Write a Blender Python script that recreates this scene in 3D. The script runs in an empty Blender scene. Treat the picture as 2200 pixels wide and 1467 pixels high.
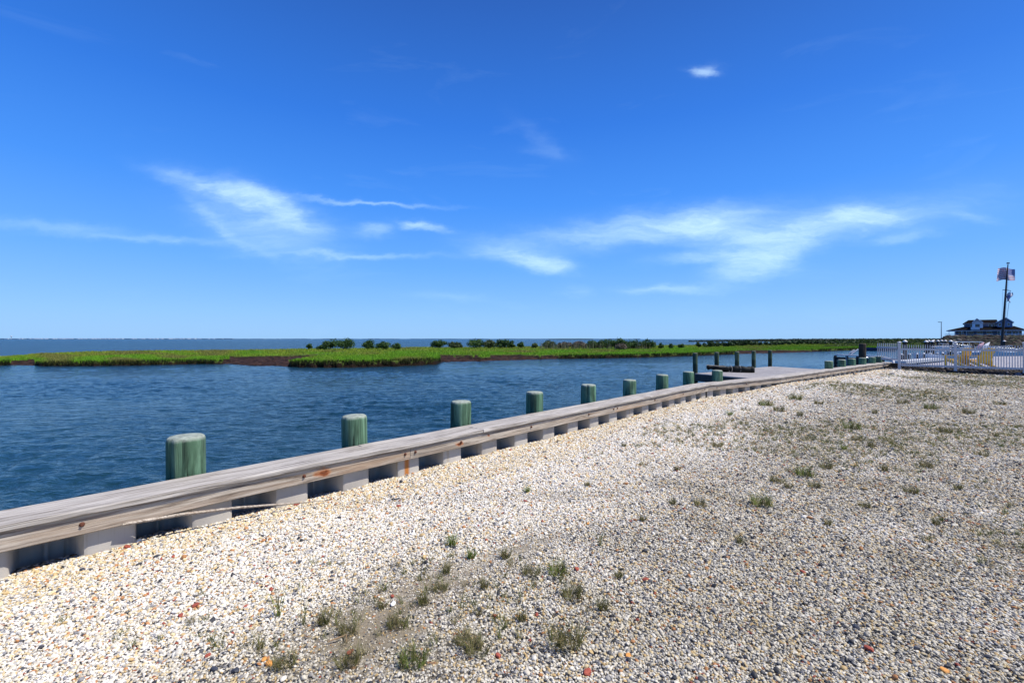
import bpy, bmesh, math, random
import numpy as np
from mathutils import Vector, Matrix, noise as mnoise
R = math.radians
random.seed(7); rng = np.random.default_rng(7)
S = bpy.context.scene
COL = S.collection

# ------------------------------------------------------------------ camera, sky, sun, exposure
EYE = 1.6; F = 978.0; HX = 1100.0; HY = 728.0
cd = bpy.data.cameras.new('camera'); cam = bpy.data.objects.new('camera', cd); COL.objects.link(cam)
cam.location = (0, 0, EYE); cam.rotation_euler = (R(90), 0, 0)
cd.sensor_width = 36; cd.lens = 16.0; cd.shift_y = -0.0025; cd.clip_start = .05; cd.clip_end = 40000
S.camera = cam
SUN_AZ, SUN_EL = 100.0, 56.0
world = bpy.data.worlds.new('World'); S.world = world; world.use_nodes = True
SKY_STRENGTH = .115
SKY_RAMP = [(0, (.29, .57, .98)), (.05, (.24, .53, .99)), (.15, (.135, .42, 1.0)), (.28, (.062, .30, .96)), (.42, (.032, .20, .78)), (.60, (.024, .12, .50)), (1, (.018, .075, .32))]
S.view_settings.view_transform = 'Standard'; S.view_settings.look = 'None'
S.view_settings.gamma = 1; S.view_settings.use_curve_mapping = False; S.view_settings.exposure = 0.42
sl = bpy.data.lights.new('sun', 'SUN'); so = bpy.data.objects.new('sun', sl); COL.objects.link(so)
sl.energy = 4.6; sl.angle = R(.5); sl.color = (1, .945, .86)
sdir = Vector((math.sin(R(SUN_AZ))*math.cos(R(SUN_EL)), math.cos(R(SUN_AZ))*math.cos(R(SUN_EL)), math.sin(R(SUN_EL))))
so.rotation_euler = sdir.to_track_quat('Z', 'Y').to_euler()

def build_world():
    nt = world.node_tree; nt.nodes.clear(); L = nt.links
    def N(t, **k):
        n = nt.nodes.new(t)
        for a, b in k.items(): setattr(n, a, b)
        return n
    def M(op, a, b=None, c=None, clamp=False):
        n = N('ShaderNodeMath', operation=op, use_clamp=clamp)
        for i, v in enumerate((a, b, c)):
            if v is None: continue
            if isinstance(v, (int, float)): n.inputs[i].default_value = v
            else: L.new(v, n.inputs[i])
        return n.outputs[0]
    sky = N('ShaderNodeTexSky', sky_type='NISHITA')
    sky.sun_disc = False; sky.sun_elevation = R(SUN_EL); sky.sun_rotation = R(SUN_AZ)
    sky.air_density = 1.0; sky.dust_density = .6; sky.ozone_density = 3.0; sky.altitude = 0
    hs = N('ShaderNodeHueSaturation'); hs.inputs['Hue'].default_value = .512
    hs.inputs['Saturation'].default_value = 1.28; hs.inputs['Value'].default_value = 1.0
    L.new(sky.outputs[0], hs.inputs['Color'])
    tc = N('ShaderNodeTexCoord'); sp = N('ShaderNodeSeparateXYZ'); L.new(tc.outputs['Generated'], sp.inputs[0])
    er = N('ShaderNodeValToRGB'); e = er.color_ramp.elements
    stops = SKY_RAMP
    while len(e) < len(stops): e.new(.5)
    for i, (p, c) in enumerate(stops): e[i].position = p; e[i].color = (*c, 1)
    L.new(sp.outputs[2], er.inputs[0])
    es = N('ShaderNodeVectorMath', operation='SCALE'); L.new(er.outputs[0], es.inputs[0]); es.inputs['Scale'].default_value = 6.9
    grade = N('ShaderNodeMix', data_type='RGBA'); grade.inputs[0].default_value = .88
    L.new(hs.outputs[0], grade.inputs[6]); L.new(es.outputs[0], grade.inputs[7])
    yy = M('MAXIMUM', sp.outputs[1], .05)
    u0 = M('DIVIDE', sp.outputs[0], yy); v0 = M('DIVIDE', sp.outputs[2], yy)
    cb = N('ShaderNodeCombineXYZ'); L.new(u0, cb.inputs[0]); L.new(v0, cb.inputs[1])
    # warp
    wn = N('ShaderNodeTexNoise'); wn.inputs['Scale'].default_value = 7; wn.inputs['Detail'].default_value = 8; wn.inputs['Roughness'].default_value = .62
    mp0 = N('ShaderNodeMapping'); mp0.inputs['Scale'].default_value = (1, 2.2, 1); L.new(cb.outputs[0], mp0.inputs[0]); L.new(mp0.outputs[0], wn.inputs['Vector'])
    ws = N('ShaderNodeVectorMath', operation='SUBTRACT'); L.new(wn.outputs['Color'], ws.inputs[0]); ws.inputs[1].default_value = (.5, .5, .5)
    wm = N('ShaderNodeVectorMath', operation='MULTIPLY'); L.new(ws.outputs[0], wm.inputs[0]); wm.inputs[1].default_value = (.15, .055, 0)
    wa = N('ShaderNodeVectorMath', operation='ADD'); L.new(cb.outputs[0], wa.inputs[0]); L.new(wm.outputs[0], wa.inputs[1])
    # fibres, running down to the right in the left half and up to the right in the right half
    def fibre(rot, sx, sy, off):
        a_ = N('ShaderNodeMapping'); a_.inputs['Rotation'].default_value = (0, 0, R(rot)); a_.inputs['Scale'].default_value = (sx, sy, 1); a_.inputs['Location'].default_value = (off, off, 0)
        L.new(wa.outputs[0], a_.inputs[0]); b_ = N('ShaderNodeTexNoise'); b_.inputs['Scale'].default_value = 1.2; b_.inputs['Detail'].default_value = 9; b_.inputs['Roughness'].default_value = .62
        L.new(a_.outputs[0], b_.inputs['Vector']); return b_.outputs[0]
    side = M('MULTIPLY_ADD', u0, 4.0, .9, clamp=True)
    fl_ = M('ADD', M('MULTIPLY', fibre(24, 4, 20, 0), .72), M('MULTIPLY', fibre(30, 16, 70, 3), .28))
    fr_ = M('ADD', M('MULTIPLY', fibre(-10, 4, 20, 5), .72), M('MULTIPLY', fibre(-20, 14, 70, 8), .28))
    fsum = M('ADD', M('MULTIPLY', fl_, M('SUBTRACT', 1.0, side)), M('MULTIPLY', fr_, side))
    fib = M('MULTIPLY_ADD', fsum, 3.3, -1.12, clamp=True)
    ell = [(492,415,115,15,16,1.1),(580,442,75,16,28,1.0),(560,480,140,42,22,.42),(630,485,70,10,10,.5),(480,480,90,9,35,.35),
           (1400,487,210,21,-7,.95),(1500,478,75,20,-4,.95),(1590,515,120,30,6,.6),(1670,530,115,27,-28,.85),(1780,482,150,22,-10,.85),(1850,467,85,15,-2,.8),
           (1620,568,65,20,-15,.7),(1540,550,110,10,-4,.55),
           (1110,545,85,15,12,1.0),(1155,562,50,12,12,1.0),(1518,153,24,8,-8,.95),(912,482,42,6,10,.85),(805,494,42,10,-3,.5),
           (790,436,120,3.5,3,.6),(110,485,150,9,5,.28),(320,510,180,6,2,.3),(760,547,170,5,0,.38),(1440,622,90,7,1,.38),
           (1160,300,60,14,42,.08),(1180,335,45,9,10,.07),(2010,450,150,30,-12,.16),(1925,512,60,9,-8,.38),(2090,468,50,8,5,.2),(960,640,70,8,2,.15),(1230,625,25,10,10,.15)]
    tot = None
    for (x, y, a, b, ang, s) in ell:
        m = N('ShaderNodeMapping', vector_type='TEXTURE')
        m.inputs['Location'].default_value = ((x-HX)/F, (HY-y)/F, 0)
        m.inputs['Rotation'].default_value = (0, 0, R(-ang))
        m.inputs['Scale'].default_value = (a*1.55/F, b*1.9/F, 1)
        L.new(wa.outputs[0], m.inputs[0])
        ln = N('ShaderNodeVectorMath', operation='LENGTH'); L.new(m.outputs[0], ln.inputs[0])
        g = M('POWER', 2.718, M('MULTIPLY', M('POWER', ln.outputs['Value'], 2.0), -2.6))
        g = M('MULTIPLY', g, s*.95)
        tot = g if tot is None else M('ADD', tot, g)
    tot = M('SUBTRACT', 1.0, M('POWER', 2.718, M('MULTIPLY', tot, -1.35)))
    tot = M('MULTIPLY', tot, M('MULTIPLY_ADD', fib, .68, .28))
    tot = M('MULTIPLY', tot, .88)
    tot = M('MULTIPLY', tot, M('GREATER_THAN', sp.outputs[1], .06))
    # thin cirrus everywhere else, sparse
    gn = N('ShaderNodeTexNoise'); gm = N('ShaderNodeMapping'); gm.inputs['Scale'].default_value = (1.6, 1.6, 7)
    L.new(tc.outputs['Generated'], gm.inputs[0]); L.new(gm.outputs[0], gn.inputs['Vector'])
    gn.inputs['Scale'].default_value = 2.4; gn.inputs['Detail'].default_value = 8; gn.inputs['Roughness'].default_value = .6; gn.inputs['Distortion'].default_value = .6
    thin = M('MULTIPLY', M('MULTIPLY_ADD', gn.outputs[0], 3.0, -1.75, clamp=True), .07)
    tot = M('ADD', tot, thin, clamp=True)
    mx = N('ShaderNodeMix', data_type='RGBA'); L.new(tot, mx.inputs[0]); L.new(grade.outputs[2], mx.inputs[6])
    mx.inputs[7].default_value = (5.3, 7.3, 8.7, 1)
    bg = N('ShaderNodeBackground'); bg.inputs['Strength'].default_value = SKY_STRENGTH
    L.new(mx.outputs[2], bg.inputs[0])
    out = N('ShaderNodeOutputWorld'); L.new(bg.outputs[0], out.inputs[0])
    return
build_world()

# ------------------------------------------------------------------ helpers
def px(x, y, z):
    """point at height z that the photograph shows at pixel x, y"""
    Z = F*(EYE-z)/(y-HY); return Vector(((x-HX)/F*Z, Z, z))
def pd(x, Z, z=0): return Vector(((x-HX)/F*Z, Z, z))
def zat(y, Z): return EYE-(y-HY)*Z/F

class MB:
    def __init__(s): s.v = []; s.f = []; s.sm = []
    def add(s, vs, fs, smooth=False):
        o = len(s.v); s.v += [tuple(v) for v in vs]; s.f += [tuple(i+o for i in f) for f in fs]; s.sm += [smooth]*len(fs)
    def box(s, c, d, rz=0, M=None):
        m = Matrix.Translation(c) @ Matrix.Rotation(rz, 4, 'Z') if M is None else M
        vs = [m @ Vector((sx*d[0]/2, sy*d[1]/2, sz*d[2]/2)) for sx in (-1, 1) for sy in (-1, 1) for sz in (-1, 1)]
        s.add(vs, [(0,1,3,2),(4,6,7,5),(0,4,5,1),(2,3,7,6),(0,2,6,4),(1,5,7,3)])
    def bar(s, a, b, w, h=None):
        a = Vector(a); b = Vector(b); h = h or w; dv = b-a
        m = Matrix.Translation((a+b)/2) @ dv.to_track_quat('X', 'Z').to_matrix().to_4x4()
        s.box(None, (dv.length, w, h), M=m)
    def tube(s, pts, rad, n=8, caps=True, smooth=True):
        pts = [Vector(p) for p in pts]; k = len(pts)
        if isinstance(rad, (int, float)): rad = [rad]*k
        vs = []; ref = None
        for i in range(k):
            d = (pts[min(i+1, k-1)]-pts[max(i-1, 0)]).normalized()
            if ref is None: ref = Vector((1, 0, 0)) if abs(d.x) < .8 else Vector((0, 1, 0))
            e = (ref-d*ref.dot(d)).normalized(); g = d.cross(e); ref = e
            for j in range(n):
                a = 2*math.pi*j/n; vs.append(pts[i]+rad[i]*(math.cos(a)*e+math.sin(a)*g))
        fs = [(i*n+j, i*n+(j+1) % n, (i+1)*n+(j+1) % n, (i+1)*n+j) for i in range(k-1) for j in range(n)]
        s.add(vs, fs, smooth)
        if caps: s.add(vs[:n], [tuple(range(n))[::-1]]); s.add(vs[-n:], [tuple(range(n))])
    def lathe(s, prof, n=20, c=(0, 0, 0), jit=0, seed=0, smooth=True, lobe=0):
        vs = []
        for (r, z) in prof:
            for j in range(n):
                a = 2*math.pi*j/n
                q = 1+jit*mnoise.noise(Vector((math.cos(a)*1.5, math.sin(a)*1.5, z*1.1+seed)))
                vs.append((c[0]+r*q*math.cos(a), c[1]+r*q*math.sin(a), c[2]+z))
        k = len(prof)
        fs = [(i*n+j, i*n+(j+1) % n, (i+1)*n+(j+1) % n, (i+1)*n+j) for i in range(k-1) for j in range(n)]
        s.add(vs, fs, smooth)
        s.add(vs[-n:], [tuple(range(n))], smooth)
    def mesh(s, name):
        me = bpy.data.meshes.new(name); me.from_pydata(s.v, [], s.f); me.update()
        me.polygons.foreach_set('use_smooth', s.sm); return me
    def build(s, name, mat, parent=None, loc=None, rz=None):
        o = bpy.data.objects.new(name, s.mesh(name)); COL.objects.link(o)
        if mat: o.data.materials.append(mat)
        if parent: o.parent = parent
        if loc is not None: o.location = loc
        if rz is not None: o.rotation_euler = (0, 0, rz)
        return o
def obj(name, me, mat=None, parent=None, loc=None, rz=None):
    o = bpy.data.objects.new(name, me); COL.objects.link(o)
    if mat and not me.materials: me.materials.append(mat)
    if parent: o.parent = parent
    if loc is not None: o.location = loc
    if rz is not None: o.rotation_euler = (0, 0, rz)
    return o
def tag(o, label=None, cat=None, group=None, kind=None):
    if label: o['label'] = label
    if cat: o['category'] = cat
    if group: o['group'] = group
    if kind: o['kind'] = kind
    return o
def empty(name, loc=(0, 0, 0), rz=0):
    o = bpy.data.objects.new(name, None); COL.objects.link(o); o.location = loc; o.rotation_euler = (0, 0, rz); o.empty_display_size = .1; return o
def npmesh(name, V, Fc, smooth=False, cols=None):
    """fast mesh from arrays; Fc (n,k) with constant k"""
    me = bpy.data.meshes.new(name); V = np.asarray(V, np.float32); Fc = np.asarray(Fc, np.int32)
    me.vertices.add(len(V)); me.vertices.foreach_set('co', V.ravel())
    n, k = Fc.shape; me.loops.add(n*k); me.loops.foreach_set('vertex_index', Fc.ravel())
    me.polygons.add(n); me.polygons.foreach_set('loop_start', np.arange(0, n*k, k, dtype=np.int32))
    if smooth: me.polygons.foreach_set('use_smooth', np.ones(n, bool))
    me.update(calc_edges=True)
    if cols is not None:
        a = me.color_attributes.new('tint', 'FLOAT_COLOR', 'POINT'); c = np.ones((len(V), 4), np.float32); c[:, :3] = cols
        a.data.foreach_set('color', c.ravel())
    return me

# ------------------------------------------------------------------ materials
class NT:
    def __init__(s, name, rough=.7, spec=.5):
        s.m = bpy.data.materials.new(name); s.m.use_nodes = True; s.t = s.m.node_tree; s.L = s.t.links
        s.p = s.t.nodes['Principled BSDF']; s.p.inputs['Roughness'].default_value = rough
        s.p.inputs['Specular IOR Level'].default_value = spec
        s.tc = s.n('ShaderNodeTexCoord')
    def n(s, t, **k):
        n = s.t.nodes.new(t)
        for a, b in k.items(): setattr(n, a, b)
        return n
    def link(s, a, b): s.L.new(a, b)
    def mapping(s, scale=(1, 1, 1), src='Object', rnd=False, rot=(0, 0, 0)):
        m = s.n('ShaderNodeMapping'); m.inputs['Scale'].default_value = scale; m.inputs['Rotation'].default_value = rot
        s.link(s.tc.outputs[src], m.inputs[0])
        if rnd:
            oi = s.n('ShaderNodeObjectInfo'); v = s.n('ShaderNodeVectorMath', operation='SCALE'); v.inputs[0].default_value = (37, 51, 23)
            s.link(oi.outputs['Random'], v.inputs['Scale']); s.link(v.outputs[0], m.inputs['Location'])
        return m.outputs[0]
    def noise(s, vec, scale, detail=5, rough=.55, dist=0):
        n = s.n('ShaderNodeTexNoise'); n.inputs['Scale'].default_value = scale; n.inputs['Detail'].default_value = detail
        n.inputs['Roughness'].default_value = rough; n.inputs['Distortion'].default_value = dist
        s.link(vec, n.inputs['Vector']); return n.outputs['Fac']
    def ramp(s, f, stops, interp='LINEAR'):
        r = s.n('ShaderNodeValToRGB'); e = r.color_ramp.elements; r.color_ramp.interpolation = interp
        while len(e) < len(stops): e.new(.5)
        for i, (p, c) in enumerate(stops):
            e[i].position = p; e[i].color = (*c, 1) if len(c) == 3 else c
        s.link(f, r.inputs[0]); return r.outputs[0]
    def math(s, op, a, b=None, c=None, clamp=False):
        n = s.n('ShaderNodeMath', operation=op, use_clamp=clamp)
        for i, v in enumerate((a, b, c)):
            if v is None: continue
            if isinstance(v, (int, float)): n.inputs[i].default_value = v
            else: s.link(v, n.inputs[i])
        return n.outputs[0]
    def mix(s, f, a, b, mode='MIX'):
        n = s.n('ShaderNodeMix', data_type='RGBA', blend_type=mode)
        for i, v in ((0, f), (6, a), (7, b)):
            if isinstance(v, (int, float)): n.inputs[i].default_value = v
            elif isinstance(v, tuple): n.inputs[i].default_value = (*v, 1)
            else: s.link(v, n.inputs[i])
        return n.outputs[2]
    def color(s, c):
        if isinstance(c, tuple): s.p.inputs['Base Color'].default_value = (*c, 1)
        else: s.link(c, s.p.inputs['Base Color'])
    def bump(s, h, dist=.01, strength=1.0):
        b = s.n('ShaderNodeBump'); b.inputs['Distance'].default_value = dist; b.inputs['Strength'].default_value = strength
        s.link(h, b.inputs['Height']); s.link(b.outputs[0], s.p.inputs['Normal'])

def simple(name, c, rough=.6, var=.25, scale=6, spec=.4, bump=0, metal=0):
    t = NT(name, rough, spec); v = t.mapping(rnd=True); f = t.noise(v, scale, 6)
    lo = tuple(max(0, x*(1-var)) for x in c); hi = tuple(min(1, x*(1+var)) for x in c)
    t.color(t.ramp(f, [(.3, lo), (.7, hi)])); t.p.inputs['Metallic'].default_value = metal
    if bump: t.bump(f, bump)
    return t.m

def wood(name, c1, c2, dark, stains=(), warm=.0):
    t = NT(name, .78, .25)
    v = t.mapping((1.2, 26, 26), rnd=True); g = t.noise(v, 1.6, 8, .68, .5)
    v2 = t.mapping((.9, 70, 70), rnd=True); g2 = t.noise(v2, 1.6, 4, .6, .2)
    v3 = t.mapping((.8, 3, 3), rnd=True); b = t.noise(v3, 1.2, 5, .6)
    col = t.ramp(g, [(.33, dark), (.44, c1), (.56, c2), (.68, tuple(x*1.15 for x in c2))])
    col = t.mix(t.ramp(b, [(.40, (0, 0, 0)), (.62, (1, 1, 1))]), col, t.mix(.55, col, c1))
    if warm:
        wv = t.noise(t.mapping((.35, 3, 3), rnd=True), 1.3, 4); col = t.mix(t.ramp(wv, [(.52, (0, 0, 0)), (.68, (warm,)*3)]), col, (.42, .25, .13))
    cr = t.ramp(g2, [(.36, (1, 1, 1)), (.43, (0, 0, 0))]); col = t.mix(t.math('MULTIPLY', cr, .6), col, tuple(x*.5 for x in dark))
    # knots
    vo = t.n('ShaderNodeTexVoronoi'); vo.inputs['Scale'].default_value = 1.0; t.link(t.mapping((1.6, 6.5, 6.5), rnd=True), vo.inputs['Vector'])
    kn = t.ramp(vo.outputs['Distance'], [(.055, (1, 1, 1)), (.11, (0, 0, 0))]); col = t.mix(t.math('MULTIPLY', kn, .6), col, (.10, .065, .045))
    if stains:
        geo = t.n('ShaderNodeNewGeometry'); nz = t.noise(t.mapping((2.5, 12, 12)), 3, 5); acc = None
        for (p, r) in stains:
            ms_ = t.n('ShaderNodeVectorMath', operation='MULTIPLY'); t.link(geo.outputs['Position'], ms_.inputs[0]); ms_.inputs[1].default_value = (1, 1, 2.3)
            wn_ = t.n('ShaderNodeTexNoise'); wn_.inputs['Scale'].default_value = 14; t.link(geo.outputs['Position'], wn_.inputs['Vector'])
            wv_ = t.n('ShaderNodeVectorMath', operation='MULTIPLY_ADD'); t.link(wn_.outputs['Color'], wv_.inputs[0]); wv_.inputs[1].default_value = (.14, .14, .14); t.link(ms_.outputs[0], wv_.inputs[2])
            d = t.n('ShaderNodeVectorMath', operation='DISTANCE'); t.link(wv_.outputs[0], d.inputs[0]); d.inputs[1].default_value = (p[0]+.07, p[1]+.07, p[2]*2.3+.07)
            q = t.math('SUBTRACT', 1.0, t.math('DIVIDE', d.outputs['Value'], r), clamp=True)
            acc = q if acc is None else t.math('MAXIMUM', acc, q)
        acc = t.math('MULTIPLY', acc, t.math('MULTIPLY_ADD', nz, 2.6, -.2, clamp=True))
        col = t.mix(t.math('MULTIPLY', acc, 1.9, clamp=True), col, t.ramp(acc, [(.1, (.50, .19, .05)), (.5, (.25, .07, .02)), (.9, (.05, .02, .015))]))
    t.color(col); t.bump(t.math('ADD', t.math('MULTIPLY', g, .6), t.math('MULTIPLY', g2, .5)), .006, .9)
    return t.m

# bulkhead path (front top edge of the cap) ---------------------------------------------------
A1 = math.atan(913/978)
n1 = Vector((-math.cos(A1), math.sin(A1), 0)); u1 = Vector((math.sin(A1), math.cos(A1), 0))
def P1(t, off=0.0): return n1*(4.43+off)+u1*t
TK = 12.47
KN = [P1(-9.0), P1(TK), Vector((8.62, 14.52, 0)), Vector((13.51, 18.64, 0)), Vector((19.75, 23.65, 0))]
SEG = []
for a, b in zip(KN[:-1], KN[1:]):
    d = (b-a); l = d.length; d.normalize(); SEG.append((a, d, Vector((-d.y, d.x, 0)), l, math.atan2(d.y, d.x)))
def xb(y):
    """x of the bulkhead front line at depth y"""
    for a, d, n, l, r in SEG:
        if y <= a.y+d.y*l+1e-6 or (a, d) == (SEG[-1][0], SEG[-1][1]): return a.x+(y-a.y)*d.x/d.y
def sm(a, b, x):
    q = min(1, max(0, (x-a)/(b-a))); return q*q*(3-2*q)
def gh(x, y):
    """height of the gravel lot"""
    z = .018*mnoise.noise(Vector((x*.45, y*.45, 1)))+.008*mnoise.noise(Vector((x*1.6, y*1.6, 4)))
    d = x-xb(y)
    z += .13*math.exp(-((x-9.6)**2+(y-14.6)**2)/7.0) + .06*sm(14, 20, y)*math.exp(-(d/3)**2) + .015*math.exp(-((d-.3)/.5)**2)
    z -= .02*math.exp(-((x+.9)**2/1.2+(y-2.9)**2/.5))
    return z

rust_f = [((*(P1(2.03, .03).to_2d()), .27), .11), ((*(P1(3.80, .03).to_2d()), .26), .09), ((*(P1(4.3, .03).to_2d()), .29), .05), ((*(P1(-.9, .03).to_2d()), .25), .08)]
M = {}
M['cap'] = wood('weathered_cap_timber', (.30, .27, .235), (.50, .465, .42), (.09, .075, .062))
M['fascia'] = wood('weathered_fascia_timber', (.28, .23, .18), (.48, .42, .345), (.09, .065, .048), rust_f, .45)
M['deck'] = wood('deck_timber', (.27, .255, .25), (.38, .36, .35), (.12, .11, .105))
M['darkwood'] = wood('dark_timber', (.05, .045, .04), (.09, .08, .07), (.02, .018, .016))
M['bolt'] = simple('rusty_bolt', (.10, .035, .02), .8, .4, 40, .3)

def vinyl():
    t = NT('grey_vinyl_sheet', .55, .35)
    v = t.mapping((1, 1, 1), rnd=True); n = t.noise(v, 2.5, 5)
    st = t.noise(t.mapping((14, 14, .6), rnd=True), 1.5, 5, .6)
    col = t.ramp(n, [(.3, (.36, .33, .29)), (.7, (.50, .47, .42))])
    col = t.mix(t.ramp(st, [(.60, (0, 0, 0)), (.72, (.75, .75, .75))]), col, (.34, .27, .17))
    geo = t.n('ShaderNodeNewGeometry'); acc = None
    for tt in (2.86, 3.05):
        p = P1(tt, .10); d = t.n('ShaderNodeVectorMath', operation='DISTANCE'); mp = t.n('ShaderNodeVectorMath', operation='MULTIPLY'); mp.inputs[1].default_value = (1, 1, .02)
        t.link(geo.outputs['Position'], mp.inputs[0]); t.link(mp.outputs[0], d.inputs[0]); d.inputs[1].default_value = (p.x, p.y, 0)
        q = t.math('SUBTRACT', 1.0, t.math('DIVIDE', d.outputs['Value'], .045), clamp=True); acc = q if acc is None else t.math('MAXIMUM', acc, q)
    col = t.mix(t.math('MULTIPLY', acc, 1.6, clamp=True), col, (.46, .17, .035))
    t.color(col); return t.m
M['vinyl'] = vinyl()

def pile_mat(name, g1, g2, dk, top, H):
    t = NT(name, .8, .2)
    v = t.mapping((7, 7, .9), rnd=True); a = t.noise(v, 1.3, 8, .65, .8)
    v2 = t.mapping((30, 30, 1.3), rnd=True); b = t.noise(v2, 1.0, 5, .6, .6)
    v3 = t.mapping((3, 3, 1.2), rnd=True); c = t.noise(v3, 1.5, 4, .6)
    col = t.ramp(a, [(.30, dk), (.45, g1), (.60, g2), (.78, tuple(x*1.2 for x in g2))])
    col = t.mix(t.ramp(c, [(.50, (0, 0, 0)), (.70, (.8, .8, .8))]), col, tuple(x*.55+.02 for x in g1))
    col = t.mix(t.ramp(b, [(.30, (1, 1, 1)), (.38, (0, 0, 0))]), col, tuple(x*.4 for x in dk))
    oi_ = t.n('ShaderNodeObjectInfo'); col = t.mix(t.math('MULTIPLY', oi_.outputs['Random'], .45), col, t.mix(1.0, col, (.95, .72, .70), 'MULTIPLY'))
    sp = t.n('ShaderNodeSeparateXYZ'); t.link(t.tc.outputs['Object'], sp.inputs[0])
    z = t.math('ADD', sp.outputs[2], t.math('MULTIPLY', t.math('SUBTRACT', c, .5), .05))
    tp = t.math('MULTIPLY_ADD', z, 1/.035, -(H-.04)/.035, clamp=True)
    tn = t.noise(t.mapping((16, 16, 16), rnd=True), 1.4, 6)
    col = t.mix(tp, col, t.ramp(tn, [(.35, tuple(x*.6 for x in top)), (.65, top)]))
    lo = t.math('MULTIPLY_ADD', z, -1/.10, (H-.33)/.10, clamp=True)
    col = t.mix(t.math('MULTIPLY', lo, t.math('MULTIPLY_ADD', a, 2.2, -.45, clamp=True)), col, (.02, .03, .02))
    t.color(col); t.bump(t.math('ADD', a, t.math('MULTIPLY', b, .7)), .010, .9); return t.m
M['pile'] = pile_mat('green_treated_pile', (.070, .150, .090), (.155, .30, .195), (.025, .05, .032), (.34, .38, .32), 0.0)
M['dockpile'] = pile_mat('dock_pile', (.05, .085, .05), (.09, .15, .085), (.03, .03, .02), (.16, .17, .13), 0.0)
M['brownpile'] = simple('dark_brown_pile', (.055, .045, .035), .85, .4, 9, .2)
M['white'] = simple('white_vinyl', (.46, .48, .52), .45, .06, 8, .4)
M['whitecap'] = simple('white_plastic_cap', (.78, .76, .72), .45, .06, 8, .4)
M['boatwhite'] = simple('white_gelcoat', (.72, .76, .80), .25, .05, 2, .5)
M['navy'] = simple('navy_hull', (.03, .045, .11), .4, .2, 2, .5)
M['glassdark'] = simple('dark_glass', (.02, .025, .035), .12, .2, 2, .6)
M['chrome'] = simple('metal_rail', (.6, .62, .65), .3, .1, 4, .5, 0, 1)
M['yellow'] = simple('yellow_paint', (.66, .42, .008), .55, .12, 5, .4)
M['black'] = simple('black_tarp', (.008, .010, .009), .65, .3, 10, .2, .01)
M['strap'] = simple('tan_strap', (.30, .27, .22), .8, .2, 12)
M['shingle'] = simple('dark_roof_shingle', (.008, .0065, .007), .95, .3, 3, .02)
M['siding'] = simple('blue_grey_siding', (.17, .21, .34), .8, .12, 1, .2)
M['trim'] = simple('white_trim', (.66, .69, .76), .6, .05, 3, .3)
M['brick_red'] = simple('red_brick', (.30, .075, .05), .85, .3, 30, .2, .002)
M['orange_stone'] = simple('orange_stone', (.62, .28, .07), .7, .25, 30, .3, .002)
M['white_stone'] = simple('white_stone', (.82, .80, .76), .6, .06, 30, .3, .002)
M['dark_stone'] = simple('dark_stone', (.045, .05, .065), .6, .3, 30, .3, .002)

# ------------------------------------------------------------------ water
def water(name, rough, dist):
    t = NT(name, rough, .5); t.p.inputs['IOR'].default_value = 1.33
    v = t.mapping((1, 1, 1), 'Object')
    big = t.noise(v, .05, 4)
    t.color(t.ramp(big, [(.35, (.006, .028, .046)), (.65, (.012, .044, .064))]))
    # ripples; crests run roughly left to right, slightly turned
    w1 = t.noise(t.mapping((.9, 2.1, 1), rot=(0, 0, R(14))), 1.0, 4, .55, .5)
    w2 = t.noise(t.mapping((2.6, 5.4, 1), rot=(0, 0, R(-14))), 1.0, 4, .6, .5)
    w3 = t.noise(t.mapping((.10, .30, 1), rot=(0, 0, R(8))), 1.0, 3, .5, .3)
    h = t.math('ADD', t.math('MULTIPLY', w1, 1.0), t.math('ADD', t.math('MULTIPLY', w2, .50), t.math('MULTIPLY', w3, 1.0)))
    patch = t.noise(t.mapping((.05, .14, 1), rot=(0, 0, R(5))), 1.0, 3, .5)
    st = t.math('MULTIPLY_ADD', patch, .9, .55)
    b = t.n('ShaderNodeBump'); b.inputs['Distance'].default_value = dist
    t.link(st, b.inputs['Strength']); t.link(h, b.inputs['Height']); t.link(b.outputs[0], t.p.inputs['Normal'])
    return t.m
WZ = -0.9
mb = MB()
q = [-9000, -2500, -600, -150, -40, 0, 40, 150, 600, 2500, 9000]; w = [-400, -100, -20, 0, 20, 60, 150, 500, 1500, 4000, 9000, 14000]
mb.add([(x, y, WZ) for y in w for x in q], [(j*11+i, j*11+i+1, (j+1)*11+i+1, (j+1)*11+i) for j in range(11) for i in range(10)])
WM = water('channel_water', .10, .20); o = mb.build('water', water('bay_water', .25, .55)); o.location.z = -.06; tag(o, kind='structure')
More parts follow.
